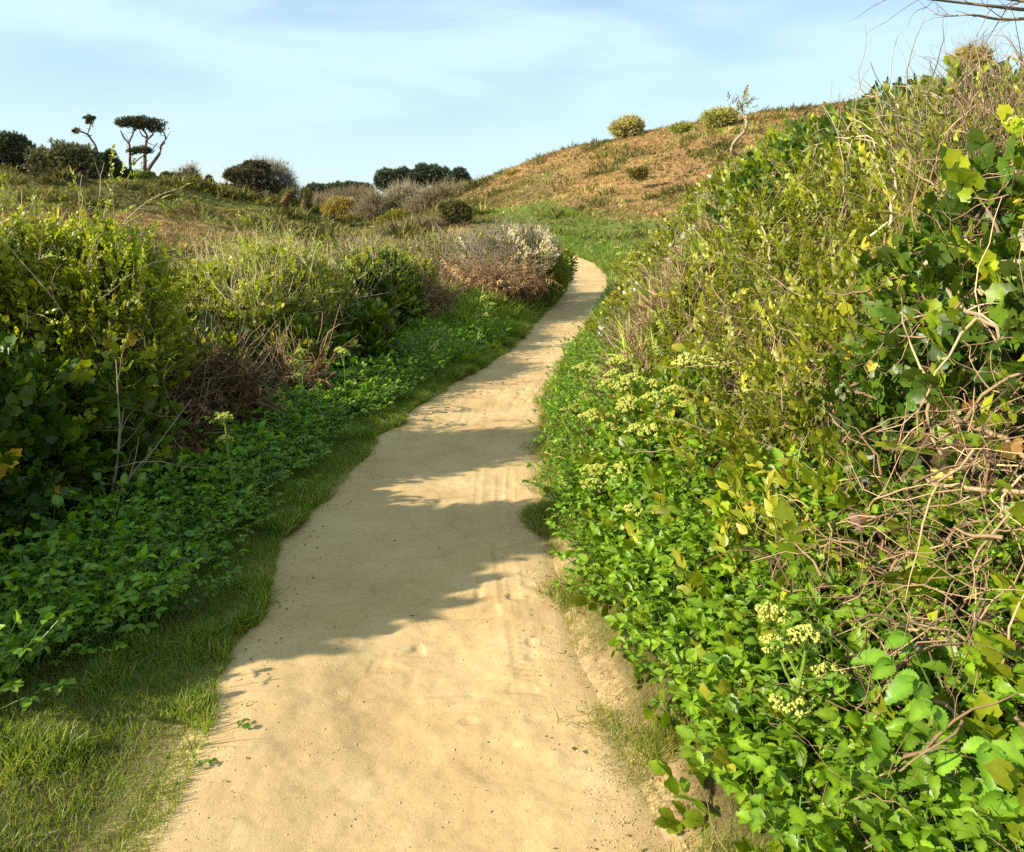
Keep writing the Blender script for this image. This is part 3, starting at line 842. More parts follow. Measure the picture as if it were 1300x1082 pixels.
# --- left hedge, from near to far
bush('hedge_shrub', 'dark ivy-covered shrub at the left edge of the photo, in deep shade', 'shrub',
     [E(-2.85, 4.0, .36, .62, .85, .55), E(-3.32, 2.62, .74, .6, .58, .86), E(-3.18, 3.15, .87, .55, .52, .97), E(-2.6, 4.6, .34, .45, .5, .42)], 8000, SH_IVY, (.12, .20), *G_IVY, mat=M_GLOSS, twigs=300, twcol=BRN, lime=.1, yellow=.006)
bush('hedge_shrub', 'tall sunlit shrub with lime leaves and curved bare sticks, left end of hedge', 'shrub',
     [E(-3.3, 5.05, .76, .85, .62, .84), E(-2.68, 5.15, .80, .5, .52, .78), E(-4.0, 5.0, .84, .9, .7, .92)], 11500, SH_OV + SH_IVY[:2], (.085, .16), *G_SHR, twigs=620, twcol=PALE, twlen=.5, twr=.004, lime=.9, yellow=.004, twup=1.0, noise=.30, sprigs=110)
bush('hedge_shrub', 'low dark green shrub right of the tall lime-green shrub', 'shrub',
     [E(-3.05, 6.8, .28, .7, .8, .46), E(-3.6, 7.2, .38, .8, .9, .60)], 4400, SH_OV[:3] + SH_IVY[:3], (.12, .20), *G_IVY, mat=M_GLOSS, twigs=260, twcol=TAN, lime=.35, noise=.25)
bush('hedge_shrub', 'rounded shrub in the middle of the left hedge, upright pale stems above dark ivy', 'shrub',
     [E(-2.85, 8.3, .56, .62, .7, .68), E(-2.4, 8.8, .58, .52, .7, .64), E(-2.8, 9.2, .70, .9, .8, .70)], 5200, SH_OVF + SH_IVY[:3], (.09, .15), *G_SHR, twigs=2600, twcol=((.38, .32, .15), (.60, .52, .28)), twlen=.5, twr=.0046, lime=1.2, twup=1.6, noise=.3, sprigs=70)
bush('ivy_shrub', 'dark glossy ivy clump with tan stems, low in the middle of the left hedge', 'shrub',
     [E(-2.2, 8.0, .30, .45, .5, .36), E(-1.85, 9.0, .36, .42, .5, .40)], 3600, SH_IVY, (.11, .17), *G_IVY, mat=M_GLOSS, twigs=300, twcol=TAN, lime=.25, noise=.3)
bush('hedge_shrub', 'shrub of pale forked dead branches over dark ivy, right part of the left hedge', 'shrub',
     [E(-2.2, 10.8, .52, .55, .7, .66), E(-1.9, 11.8, .56, .48, .7, .66)], 4600, SH_OVF + SH_IVYF, (.11, .19), *G_IVY, twigs=900, twcol=PALE, twlen=.55, twr=.0055, lime=.5, twup=1.0, noise=.3, sprigs=40)
bush('hedge_shrub', 'low brown and green shrub behind the dead bracken near the blossom bush', 'shrub',
     [E(-2.1, 13.6, .62, .8, .9, .56)], 2200, SH_OVF, (.14, .22), *G_SHR, twigs=900, twcol=TAN, twlen=.5, lime=.3)
# blackthorn in blossom
def blossom(root, ells, loc):
    P, N = shell(ells, 6000, .88, 1.10, .3, 2.2); k = (P[:, 2] > ells[0][0][2] - .25) & (rng.random(len(P)) < sst(-.15, .25, fbm(P[:, 0] * 2, P[:, 1] * 2, P[:, 2] * 2, 2) + .35 * P[:, 0] - .05)); P, N = P[k], N[k]
    s = Scatter(); s.put([tm for tm in SH_OVF[:4]], P - loc, N + [0, 0, .5] + rng.normal(0, .4, P.shape), N + rng.normal(0, .5, P.shape), rng.uniform(.09, .17, len(P)), rcol((.66, .66, .56), (.80, .80, .72), len(P), .06))
    s.obj('blossom', M_FLOWER, root)
bush('blackthorn', 'rounded grey-brown bush speckled with white blossom beside the far bend of the path', 'bush',
     [E(-.10, 17.6, 1.12, .80, .8, .56), E(-.70, 17.3, 1.00, .6, .8, .52), E(.42, 18.0, 1.10, .48, .8, .58)], 500, SH_OVF, (.12, .2), *G_SHR, twigs=4200, twcol=((.20, .15, .11), (.42, .34, .28)), twlen=.42, twr=.005, fill=.5, extra=blossom)
bush('hedge_shrub', 'dark green shrub on the end of the left hedge, right beneath the white blossom', 'shrub',
     [E(.72, 18.2, .68, .38, 1.0, .46), E(.95, 20.5, .7, .5, 1.2, .5)], 2600, SH_OVF, (.13, .22), *G_SHR, twigs=300, twcol=TAN)
bush('hedge_shrub', 'pale brown twiggy scrub behind the white blossom bush', 'shrub',
     [E(-1.6, 20, .75, 1.3, 1.6, .70), E(-3.2, 19, .55, 1.5, 1.6, .70)], 1600, SH_OVF, (.16, .28), *G_SHR, twigs=3600, twcol=((.24, .17, .11), (.5, .38, .27)), twlen=.6, twr=.007)

# --- dead bracken clumps
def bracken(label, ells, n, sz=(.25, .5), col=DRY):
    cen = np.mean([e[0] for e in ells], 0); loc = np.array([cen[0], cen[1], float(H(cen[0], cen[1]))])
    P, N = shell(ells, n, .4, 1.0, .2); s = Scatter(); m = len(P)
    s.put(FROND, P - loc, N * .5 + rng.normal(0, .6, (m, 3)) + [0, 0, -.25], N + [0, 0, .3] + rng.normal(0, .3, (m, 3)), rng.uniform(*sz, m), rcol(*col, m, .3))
    Q = walks(P[:m // 2], rng.normal(0, .5, (m // 2, 3)) + [0, 0, .7], rng.uniform(.3, .7, m // 2), 5, .4)
    root = thing('dead_bracken', label, 'bracken', loc); s.obj('fronds', M_DRY, root)
    tubes('stalks', Q - loc, np.full((m // 2, 5), .003), rcol(*TAN, m // 2), M_DRY, root, 3)
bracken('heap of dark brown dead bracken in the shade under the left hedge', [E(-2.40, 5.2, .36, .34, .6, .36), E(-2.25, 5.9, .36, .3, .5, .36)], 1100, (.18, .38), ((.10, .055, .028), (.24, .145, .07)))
bracken('small patch of dead bracken below the pale-stemmed middle of the left hedge', [E(-2.0, 7.3, .22, .3, .4, .25)], 300, (.15, .28))
bracken('orange-brown dead bracken on the left bank beneath the white blossom bush', [E(-.50, 15.2, .62, .75, .7, .34), E(.05, 16.3, .68, .7, .7, .34), E(-.9, 16.4, .7, .6, .6, .35)], 1000, (.2, .42))
bracken('patch of dry brown bracken between the ivy hedge and the grassy left bank', [E(-1.35, 12.6, .42, .4, .7, .32)], 700, (.2, .36))

def dead_sapling(label, base, h, n, spread=.5, r=.009, col=TAN, lean=(0, 0)):
    root = thing('dead_sapling', label, 'dead sapling', base)
    P0 = np.zeros((2, 3)); st = walks(P0, np.array([[lean[0], lean[1], 1.], [lean[0] + .2, lean[1], 1.]]), h, 9, .16)
    R = np.array([r, r * .6])[:, None] * np.linspace(1, .35, 9)[None]
    Q, q = forked(st, R, n, spread, 6, .4, .9); Q2, q2 = forked(Q, q, n * 2, .6, 5, .5)
    sc = Scatter()
    for a, b in ((st, R), (Q, q), (Q2, q2)):
        V, T = tube_paths(a, b, 5); sc.raw(V, T, np.repeat(rcol(*col, len(a)), a.shape[1] * 5, 0))
    sc.obj('stems', M_BARK, root); return root
p = at(128, 600, 4.15); dead_sapling('bare pale dead sapling with forked twigs in front of the shaded left hedge', (p[0], p[1], float(H(p[0], p[1]))), .95, 16, .55, .008, PALE, (.15, 0))
p = at(262, 560, 6.0); dead_sapling('thin dead stem leaning out of the brown bracken heap', (p[0], p[1], float(H(p[0], p[1]))), .9, 7, .5, .007, TAN, (.1, 0))

# ------------------------------------------------------------------ right bank: one canopy, many shrubs
SEEDS = [  # px, py, kind, label
    (1235, 270, 'ivyL', 'large-leaved glossy ivy with yellow leaves, high on the right bank at the photo edge'),
    (1215, 430, 'ivyT', 'ivy laced with thick bare branches, under the big-leaved ivy at the right edge'),
    (1120, 470, 'ivyS', 'small-leaved ivy in the middle of the right bank beside a bare upright stem'),
    (1220, 640, 'tangle', 'tangle of dead brown vine stems on the lower right of the bank'),
    (1085, 745, 'tangleI', 'tangle of pale stems threaded with bright ivy leaves above the large alexanders leaves'),
    (960, 640, 'privet', 'shrub with pale yellowing leaves hanging above the alexanders beside the path'),
    (1010, 540, 'shrub', 'dense fine-leaved shrub low on the right bank, left of the small-leaved ivy'),
    (925, 470, 'shrubB', 'green and brown fine-leaved shrub on the bank just above the flower heads'),
    (1050, 360, 'shrub', 'mid-green leafy shrub below the pale sticks on the right bank'),
    (1110, 200, 'top', 'leafy shrub with long pale dead sticks on the crest of the right bank'),
    (1190, 110, 'topG', 'bright green sprigs on the bank crest between pale sticks and brown twigs'),
    (1275, 120, 'twiggy', 'dense bare brown twigs at the top right corner of the bank'),
    (1160, 300, 'twiggyG', 'brown twiggy shrub flecked with green, under the crest of the right bank'),
    (985, 215, 'ivyS', 'dark ivy clump on the crest of the bank below a crooked bare stem'),
    (960, 300, 'shrub', 'green shrub on the far slope of the bank, just below the dark ivy clump'),
    (890, 275, 'greyT', 'grey twiggy shrub with a few white flowers on the far bank crest'),
    (880, 370, 'shrubB', 'low green shrub with dry stalks on the far part of the right bank'),
    (820, 400, 'dry', 'dry tan grass and stalks on the lower far edge of the right bank'),
    (790, 450, 'dry', 'strip of brown dry stalks above the path-side leaves of the right bank'),
    (880, 730, 'low', 'low leafy greenery between the path-side alexanders and the yellowing shrub'),
    (1250, 830, 'tangleI', 'ivy and brown stems above the glossy toothed leaves at the right edge'),
    (830, 545, 'low', 'low bright greenery growing around the flower heads on the right bank'),
    (1010, 850, 'low', 'low dark greenery behind the nearest flower heads at the bottom of the bank'),
]
def bank_canopy():
    # candidate points, denser near the camera
    n = 900000
    y = np.exp(rng.uniform(math.log(.7), math.log(30), n)); s = rng.uniform(.12, 5.2, n)
    x = xr(y) + s
    # probability ~ area density * distance falloff
    dens = np.interp(y, [0, 3, 6, 10, 16, 30], [680, 620, 380, 250, 160, 80])
    area_w = y * 5.1 * math.log(30 / .7) / n  # area represented by one candidate
    e = .05; z = CAN(x, y)
    zx = (CAN(x + e, y) - z) / e; zy = (CAN(x, y + e) - z) / e
    N = nrm(np.stack([-zx, -zy, np.ones(n)], -1)); stretch = np.minimum(1 / np.maximum(N[:, 2], .2), 4)
    keep = rng.random(n) < dens * area_w * stretch
    P = np.stack([x, y, z], -1)
    view = P - np.array([0, 0, EYE]); facing = (nrm(view) * N).sum(1)
    px, py, d = proj(P)
    keep &= (facing < .18) & (px < 1420) & (px > 600) & (py < 1200)
    # thin the low strip where the alexanders stand
    low = (s < np.interp(y, [0, 2.4, 3.2, 6, 17, 30], [1.0, 1.0, .6, .55, .35, .2])) & (rng.random(n) < .45); keep &= ~low
    P, N, s = P[keep], N[keep], s[keep]
    sp = np.array([on_surface(a, b, CAN, .8, 40) for a, b, _, _ in SEEDS])
    jit = np.stack([fbm(P[:, 0] * 1.6, P[:, 1] * 1.6, P[:, 2] * 1.6 + 9 * i, 3) for i in range(3)], -1) * .55
    sc = 1 / np.maximum(sp[:, 1], 1.5)
    dist = (((P + jit)[:, None] - sp[None]) ** 2).sum(-1) ** .5 * sc[None]
    reg = dist.argmin(1)
    return P, N, reg, sp
BP, BN, BR, SPOS = bank_canopy()
print('bank points', len(BP))
def depth_off(P, N, hi=.34):
    return P - N * (rng.random(len(P)) ** 1.2 * hi)[:, None]
KIND = {  # leaf templates, size range, colours, material, share of points, lime, yellow, twigs per point, twig colour, twig length, twig radius
    'ivyL': (SH_IVY, (.12, .18), G_IVY, M_GLOSS, .62, .45, .02, .8, TAN, .5, .0040),
    'ivyT': (SH_IVY, (.10, .17), G_IVY, M_GLOSS, .75, .42, .012, .50, TAN, .55, .0045),
    'ivyS': (SH_IVY, (.09, .15), G_IVY, M_GLOSS, .95, .50, .010, .25, TAN, .45, .0045),
    'tangle': (SH_IVY, (.10, .16), G_IVYL, M_GLOSS, .16, .5, .03, 3.0, ((.17, .105, .055), (.38, .26, .14)), .42, .0032),
    'tangleI': (SH_IVY, (.12, .20), G_IVYL, M_GLOSS, .42, .7, .02, 1.9, ((.17, .105, .055), (.38, .26, .14)), .38, .0032),
    'privet': (SH_OV, (.16, .24), G_SHR, M_LEAF, .9, .6, .07, .25, TAN, .45, .004),
    'shrub': (SH_OV, (.10, .17), G_SHR, M_LEAF, 1.0, .65, .004, .36, TAN, .42, .0038),
    'shrubB': (SH_OV, (.10, .17), G_SHR, M_LEAF, .85, .5, .006, .6, TAN, .40, .0038),
    'top': (SH_OV, (.12, .19), G_SHR, M_LEAF, .85, .6, .002, .65, PALE, .5, .0042),
    'topG': (SH_OV, (.12, .20), G_SHR, M_LEAF, .8, .75, .002, .7, BRN, .5, .004),
    'twiggy': (SH_OV, (.09, .14), G_SHR, M_LEAF, .22, .4, .0, 1.9, ((.16, .10, .06), (.34, .23, .14)), .3, .0035),
    'twiggyG': (SH_OV, (.10, .15), G_SHR, M_LEAF, .55, .4, .002, 1.1, TAN, .45, .0038),
    'greyT': (SH_OVF, (.12, .18), G_SHR, M_LEAF, .75, .3, .0, .9, ((.22, .17, .11), (.38, .30, .20)), .26, .004),
    'dry': (TUFT, (.16, .30), ((.24, .17, .08), (.46, .34, .18)), M_DRY, .9, .6, 0, .4, TAN, .35, .004),
    'low': (SH_SER, (.12, .19), ((.09, .185, .01), (.18, .29, .018)), M_LEAF, .8, .3, .012, .12, TAN, .3, .003),
}
def bank_shrubs():
    for i, (a, b, kd, lab) in enumerate(SEEDS):
        m = BR == i
        if m.sum() < 5: print('empty seed', i, lab); continue
        tp, szr, cols, mat, share, lime, yel, tw, twc, twl, twr = KIND[kd]
        P, N = BP[m], BN[m]; loc = SPOS[i].copy(); loc[2] = float(H(loc[0], loc[1]))
        nm = {'ivy': 'ivy_bush', 'tan': 'vine_tangle', 'dry': 'dry_grass_clump', 'low': 'leafy_undergrowth'}.get(kd[:3], 'bank_shrub')
        root = thing(nm, lab, {'ivy_bush': 'ivy', 'vine_tangle': 'vine', 'dry_grass_clump': 'grass clump', 'leafy_undergrowth': 'plant'}.get(nm, 'shrub'), loc)
        dist = P[:, 1]
        q = rng.random(len(P)) < share; A, B = depth_off(P[q], N[q]), N[q]; n = len(A)
        gro = np.interp(A[:, 1], [0, 5, 10, 16, 30], [1, 1.02, 1.25, 1.6, 2.3])
        s = Scatter(); c = rcol(*cols, n, .22); lm = rng.random(n) < lime * sst(-.35, .35, fbm(A[:, 0] * 3, A[:, 1] * 3, A[:, 2] * 3, 2) + .1)
        c[lm] = rcol(*(G_IVYL if mat is M_GLOSS else G_LIME), lm.sum()); 
        up = .55 if kd != 'dry' else 1.2
        f = B * .35 + np.array([0, 0, up]) + rng.normal(0, .55, (n, 3)); nn = B * .7 + np.array([-.2, 0, .6]) + rng.normal(0, .45, (n, 3))
        s.put(tp, A - loc, f, nn, rng.uniform(*szr, n) * gro, c)
        # single yellowed leaves
        k = rng.random(n) < yel
        if k.any():
            kk = k.sum(); s.put(L_IVY if mat is M_GLOSS else L_OV, A[k] - loc + B[k] * .05, f[k] - [0, 0, .8], B[k] + rng.normal(0, .4, (kk, 3)), rng.uniform(.045, .075, kk), rcol((.5, .32, .02), (.7, .5, .07), kk))
        s.obj('foliage', mat, root)
        # woody stems: wandering over and through the canopy
        nt = int(len(P) * tw * .55); j = rng.integers(0, len(P), nt); A = P[j] - N[j] * (rng.uniform(-.13, .12, nt) if kd[:4] == 'tang' else rng.uniform(-.05, .28, nt))[:, None]
        T_ = nrm(rng.normal(0, 1, (nt, 3))); T_ = T_ - (T_ * N[j]).sum(1)[:, None] * N[j] * .7
        if kd[:3] in ('top', 'twi', 'gre', 'dry'): T_ = T_ * .6 + np.array([0, 0, .9])
        if kd[:5] == 'shrub': T_ = T_ + np.array([0, 0, .5])
        L = twl * rng.uniform(.3, 1.2, nt); K = 8
        Q = walks(A, T_, L, K, .62 if kd[:3] in ('tan', 'ivy') else .42)
        big = rng.random(nt) ** 5
        R = (twr * (.35 + .55 * rng.random(nt) + 1.5 * big) * np.interp(A[:, 1], [0, 6, 16, 30], [.85, 1, 1.5, 2.2]))[:, None] * np.linspace(1, .25, K)[None]
        sc = Scatter(); V, T = tube_paths(Q - loc, R, 4 if kd[:3] in ('tan', 'ivy') else 3); ns = 4 if kd[:3] in ('tan', 'ivy') else 3
        cc = rcol(*twc, nt, .3); sc.raw(V, T, np.repeat(cc, K * ns, 0))
        Q2, R2 = forked(Q, R, int(nt * .8), .5); V, T = tube_paths(Q2 - loc, R2, 3); sc.raw(V, T, np.repeat(rcol(*twc, len(Q2), .3), 15, 0))
        # stems reaching down to the ground
        nb = 14; j = rng.integers(0, len(P), nb); top = P[j] - N[j] * .1; bot = top.copy(); bot[:, 0] += rng.normal(0, .1, nb); bot[:, 1] += rng.normal(0, .1, nb); bot[:, 2] = H(bot[:, 0], bot[:, 1]) - .02
        t = np.linspace(0, 1, 6)[None, :, None]; Q = bot[:, None] * (1 - t) + top[:, None] * t + rng.normal(0, .015, (nb, 6, 3))
        V, T = tube_paths(Q - loc, np.linspace(.007, .004, 6)[None].repeat(nb, 0), 4); sc.raw(V, T, np.repeat(rcol(*BRN, nb), 24, 0))
        sc.obj('stems', M_BARK, root)
        if kd == 'greyT':
            j = rng.integers(0, len(P), 260); s = Scatter(); s.put(L_DIA, P[j] + N[j] * .08 - loc, rng.normal(0, 1, (260, 3)), rng.normal(0, 1, (260, 3)), rng.uniform(.05, .09, 260), rcol((.6, .6, .5), (.75, .75, .65), 260, .05)); s.obj('blossom', M_FLOWER, root)
bank_shrubs()

# thick bare branches seen on the bank (pixel course, real depth on the canopy)
def branch_at(name, label, pts_px, r0, r1, lift=.06, col=TAN, n=0, cat='branch', fn=CAN):
    r0, r1 = r0 * .7, r1 * .7
    P = np.array([on_surface(a, b, fn, .8, 60) for a, b in pts_px])
    if np.ptp(P[:, 1]) > 6: print('BRANCH', label, P[:, 1].round(1)); P = P[P[:, 1] < P[:, 1].min() + 4]; P = P + nrm(np.array([0, 0, EYE]) - P) * lift
    P[:, 1] = _smooth(P[:, 1], 3) if len(P) > 3 else P[:, 1]
    t = np.linspace(0, len(P) - 1, (len(P) - 1) * 4 + 1); Q = np.stack([np.interp(t, range(len(P)), P[:, i]) for i in range(3)], -1)
    for _ in range(2): Q[1:-1] = (Q[:-2] + Q[1:-1] * 2 + Q[2:]) / 4
    Q += rng.normal(0, .006, Q.shape); loc = Q[0].copy()
    R = np.linspace(r0, r1, len(Q)) * (1 + .12 * np.sin(np.arange(len(Q)) * 2.1)); root = thing(name, label, cat, loc)
    sc = Scatter(); V, T = tube_paths((Q - loc)[None], R[None], 7); sc.raw(V, T, np.repeat(rcol(*col, 1), len(V), 0))
    sc.obj('stem', M_BARK, root)
    if n:
        q, r = forked((Q - loc)[None], R[None], n, .35, 6, .4, .8); tubes('side_twigs', q, r, rcol(*col, n), M_BARK, root, 4)
    return root
branch_at('bare_branch', 'thick bare branch slanting down across the ivy at the right edge', [(1180, 355), (1215, 385), (1250, 405), (1285, 430), (1320, 432)], .011, .007, .12, PALE, 6)
branch_at('bare_branch', 'bare forked branch rising in front of the twiggy brown shrub', [(1150, 290), (1135, 240), (1128, 205), (1112, 190)], .010, .006, .08, PALE, 6)
branch_at('bare_branch', 'crooked pale branch running along the lower edge of the large-leaved ivy', [(1165, 335), (1200, 330), (1240, 328), (1280, 335), (1325, 330)], .013, .010, .13, PALE, 5)
branch_at('bare_branch', 'brown stem climbing through the large-leaved ivy at the right edge', [(1285, 330), (1275, 300), (1255, 270), (1240, 240)], .010, .006, .16, TAN, 3)
branch_at('bare_stick', 'upright brown bare stem standing in the middle of the right bank', [(1011, 580), (1012, 545), (1010, 500), (1014, 465)], .009, .007, .07, ((.15, .09, .05), (.2, .13, .07)), 0)
branch_at('bare_branch', 'long thin bare branch slanting through the green shrub under the dark ivy clump', [(985, 345), (975, 310), (962, 285), (955, 270)], .010, .006, .10, PALE, 3)
branch_at('bare_branch', 'curving pale stem arching over the yellowing shrub above the path', [(1010, 665), (985, 625), (960, 612), (925, 618)], .007, .003, .12, PALE, 3)
branch_at('bare_branch', 'bent stem reaching down to the glossy toothed leaves from the vine tangle', [(1130, 790), (1165, 800), (1192, 828), (1205, 800), (1195, 770)], .009, .005, .1, TAN, 4)
branch_at('bare_branch', 'long dead branch crossing the vine tangle towards the right edge', [(1190, 520), (1230, 540), (1270, 555), (1325, 590)], .008, .011, .12, TAN, 5)
branch_at('bare_branch', 'horizontal brown branch under the vine tangle at the right edge', [(1165, 605), (1205, 618), (1255, 622), (1325, 630)], .007, .010, .12, TAN, 6)
branch_at('bare_stick', 'dead stem hanging on the shaded side of the far green shrub', [(905, 250), (925, 272), (945, 300), (960, 330)], .010, .007, .08, ((.16, .1, .06), (.3, .2, .12)), 3)
branch_at('bare_stick', 'pale bare stem standing among the dry stalks on the far end of the bank', [(818, 362), (819, 340), (820, 322), (821, 300)], .012, .007, .1, PALE, 2)

# crooked bare stem with a tuft of leaves standing above the crest
def poly_stem(root_loc, pts_px, y, r0, r1, jy=.1, sides=6):
    P = np.array([at(a, b, y + rng.normal(0, jy)) for a, b in pts_px])
    t = np.linspace(0, len(P) - 1, (len(P) - 1) * 3 + 1); Q = np.stack([np.interp(t, range(len(P)), P[:, i]) for i in range(3)], -1)
    Q[1:-1] = (Q[:-2] + Q[1:-1] * 2 + Q[2:]) / 4
    R = np.linspace(r0, r1, len(Q)); V, T = tube_paths((Q - root_loc)[None], R[None], sides)
    return V, T, Q, R
def crooked():
    y = 11.5; b = at(950, 235, y); sc = Scatter(); loc = b.copy(); root = thing('bare_stick', 'crooked pale stem with a small leafy tuft on top, above the bank crest', 'dead stem', loc)
    for pts_, r0, r1 in (([(950, 235), (945, 215), (942, 200), (927, 192), (932, 180), (946, 167), (949, 155), (942, 145), (941, 132)], .026, .020), ([(942, 145), (936, 150), (925, 132)], .008, .004), ([(941, 134), (952, 128), (965, 125)], .008, .003), ([(949, 157), (947, 146)], .02, .016)):
        V, T, _, _ = poly_stem(loc, pts_, y, r0, r1, .05); sc.raw(V, T, np.repeat(rcol(*PALE, 1), len(V), 0))
    sc.obj('stem', M_BARK, root)
    c = at(942, 131, y) - loc; n = 46; s = Scatter(); P = c + rng.normal(0, 1, (n, 3)) * [.075, .07, .055]
    s.put(SH_OVF, P, rng.normal(0, .6, (n, 3)) + [0, 0, .5], rng.normal(0, 1, (n, 3)), rng.uniform(.06, .12, n), rcol((.16, .17, .05), (.30, .30, .12), n)); s.obj('foliage', M_LEAF, root)
crooked()

# overhanging bare tree at the top right, rooted behind the bank crest
def overhang():
    y = 5.6; base = np.array([5.9, 6.4, float(H(5.9, 6.4))]); root = thing('bare_tree', 'bare tree outside the frame whose grey twigs reach in at the top right corner', 'tree', base)
    sc = Scatter(); K = 9
    top = at(1420, -40, y); tr = np.stack([base * (1 - t) + top * t + np.array([.25 * math.sin(t * 3), 0, 0]) for t in np.linspace(0, 1, K)])
    V, T = tube_paths((tr - base)[None], np.linspace(.11, .05, K)[None], 10); sc.raw(V, T, np.repeat(rcol(*BRN, 1), len(V), 0)); sc.obj('trunk', M_BARK, root)
    sc = Scatter()
    limbs = [([(1430, -30), (1370, 5), (1310, 14), (1262, 8), (1215, 3), (1170, -2), (1120, -8)], .017, .004), ([(1430, -20), (1360, 22), (1300, 24), (1265, 25), (1235, 18), (1205, 21), (1185, 18)], .015, .003), ([(1400, -25), (1340, -8), (1290, -5), (1240, -16)], .014, .005),
             ([(1400, 10), (1345, 10), (1300, 2), (1262, -3), (1225, -10)], .012, .004)]
    for q, a, b in limbs:
        V, T, Q, R = poly_stem(base, q, y, a, b, .12); sc.raw(V, T, np.repeat(rcol((.2, .15, .1), (.3, .23, .15), 1), len(V), 0))
        F1, f1 = forked((Q - base)[None], R[None], 16, .26, 6, .3, .55); V, T = tube_paths(F1, f1 * .7, 4); sc.raw(V, T, np.repeat(rcol(*BRN, 16), 24, 0))
        F2, f2 = forked(F1, f1 * .7, 26, .5, 5, .35, .6); V, T = tube_paths(F2, f2, 3); sc.raw(V, T, np.repeat(rcol(*BRN, 26), 15, 0))
    sc.obj('branches', M_BARK, root)
overhang()

# ------------------------------------------------------------------ trees on the skyline
def px_ells(lst, y):
    out = []
    for e in lst:
        px, py, rx, ry = e[:4]; dy = e[4] if len(e) > 4 else 0
        c = at(px, py, y + dy); s = (y + dy) / F
        out.append((tuple(c), (rx * s, (rx + ry) / 2 * s, ry * s)))
    return out
def needle_shoot(n=9, w=.14):
    t = TM()
    for i in range(n):
        a = i * 2.4; k = i / n; f = np.array([math.cos(a) * (1 - k * .5), .8 + k, math.sin(a) * (1 - k * .5)]); V, T, _ = blade_t(2, w, .2); b = rng.uniform(.7, 1.35)
        t.add(xf(V, f, rng.normal(0, 1, 3), .6, (0, .35 * k, 0)), T, (b, b, b))
    return t.get()
NS = [needle_shoot() for _ in range(5)]
def far_bush(name, label, cat, lst, y, n, ca, cb, size, temps=NS, mat=M_NEEDLE, twigs=0, twcol=BRN, twlen=1.2, twr=.02, group=None, **k):
    size = (size[0] * .62, size[1] * .62); n = int(n * 1.45); lst = [(e[0], e[1] + 1, e[2] * .86, e[3] * .82) for e in lst]
    el = px_ells(lst, y)
    return bush(name, label, cat, el, n, temps, size, ca, cb, mat=mat, twigs=twigs, twcol=twcol, twlen=twlen, twr=twr, fill=.6, up=.4, group=group, far=True, noise=.35, nf=.8, **k)
far_bush('evergreen_bush', 'dark evergreen bush on the skyline at the left edge of the photo', 'bush', [(12, 190, 24, 20), (34, 196, 14, 18), (-15, 190, 22, 22)], 86, 2400, *G_NEED, (.5, 1.0))
far_bush('evergreen_bush', 'broad olive-brown evergreen bush on the slope left of the flat-topped pine', 'bush', [(70, 212, 28, 26), (98, 208, 28, 26), (122, 218, 16, 22), (84, 228, 38, 16)], 72, 4600, (.085, .09, .032), (.19, .18, .07), (.45, .9))
far_bush('evergreen_bush', 'small dark evergreen bush with a pointed top just left of the flat-topped pine', 'bush', [(138, 213, 13, 17), (140, 200, 5, 10), (128, 222, 14, 12), (154, 222, 10, 10), (168, 226, 9, 9)], 73, 2000, (.04, .06, .02), (.09, .11, .035), (.4, .8))
def pine(label, trunks, crowns, y, twigs_, n, size=(.35, .7)):
    b = trunks[0][0][0]; loc = at(*b, y); root = thing('pine_tree', label, 'tree', loc); sc = Scatter(); br = Scatter()
    for i, (pts_, r0, r1) in enumerate(trunks):
        V, T, Q, R = poly_stem(loc, pts_, y, r0, r1, .25); (sc if i < twigs_ else br).raw(V, T, np.repeat(rcol((.10, .06, .045), (.17, .10, .07), 1), len(V), 0))
        m = 7; A, a = forked((Q - loc)[None], R[None], m, .28, 5, .5, .8); V, T = tube_paths(A, a * .8, 3); br.raw(V, T, np.repeat(rcol(*BRN, m), 15, 0))
    sc.obj('trunk', M_BARK, root); br.obj('limbs', M_BARK, root)
    el = px_ells([(a, b, c * 1.0, d * .88) for a, b, c, d in crowns], y); P, N = shell(el, int(n * 1.1), .35, 1.12, .55, 1.1, -1e9); s = Scatter()
    s.put(NS, P - loc, N * .5 + [0, 0, .6] + rng.normal(0, .4, P.shape), rng.normal(0, 1, P.shape), rng.uniform(*size, len(P)), rcol(*G_NEED, len(P), .3)); s.obj('crown', M_NEEDLE, root)
pine('tall flat-topped pine with two bare trunks standing alone on the left skyline',
     [([(184, 226), (184, 205), (184, 193), (186, 180), (187, 172), (182, 165), (177, 160)], .17, .06), ([(166, 220), (165, 205), (165, 190), (164, 180), (168, 172), (172, 162)], .13, .05),
      ([(187, 218), (193, 208), (201, 198), (204, 192), (204, 185), (211, 177), (209, 170), (206, 164)], .16, .05), ([(186, 178), (192, 173), (195, 170), (188, 165)], .09, .05), ([(164, 182), (157, 175), (153, 166)], .09, .05),
      ([(166, 209), (173, 205), (178, 200), (188, 195), (195, 188), (200, 182)], .07, .03), ([(187, 176), (180, 172), (176, 163)], .08, .04)],
     [(184, 157, 19, 8), (172, 157, 14, 7), (153, 157, 9, 4.5), (197, 161, 8, 8), (164, 155, 12, 5), (178, 191, 11, 4), (170, 193, 9, 3), (187, 192, 7, 3)], 74, 2, 2700, (.16, .34))
pine('spindly leaning bare pine with two tiny tufts left of the flat-topped pine',
     [([(128, 206), (124, 195), (121, 184), (115, 176), (113, 172), (106, 168), (99, 166), (96, 164)], .12, .05), ([(114, 173), (111, 170), (114, 162), (116, 154), (115, 151)], .07, .03), ([(113, 173), (117, 172)], .06, .03)],
     [(97, 167, 4, 2), (115, 151, 5.5, 2), (113, 156, 3, 2.5)], 76, 1, 150, (.25, .5))
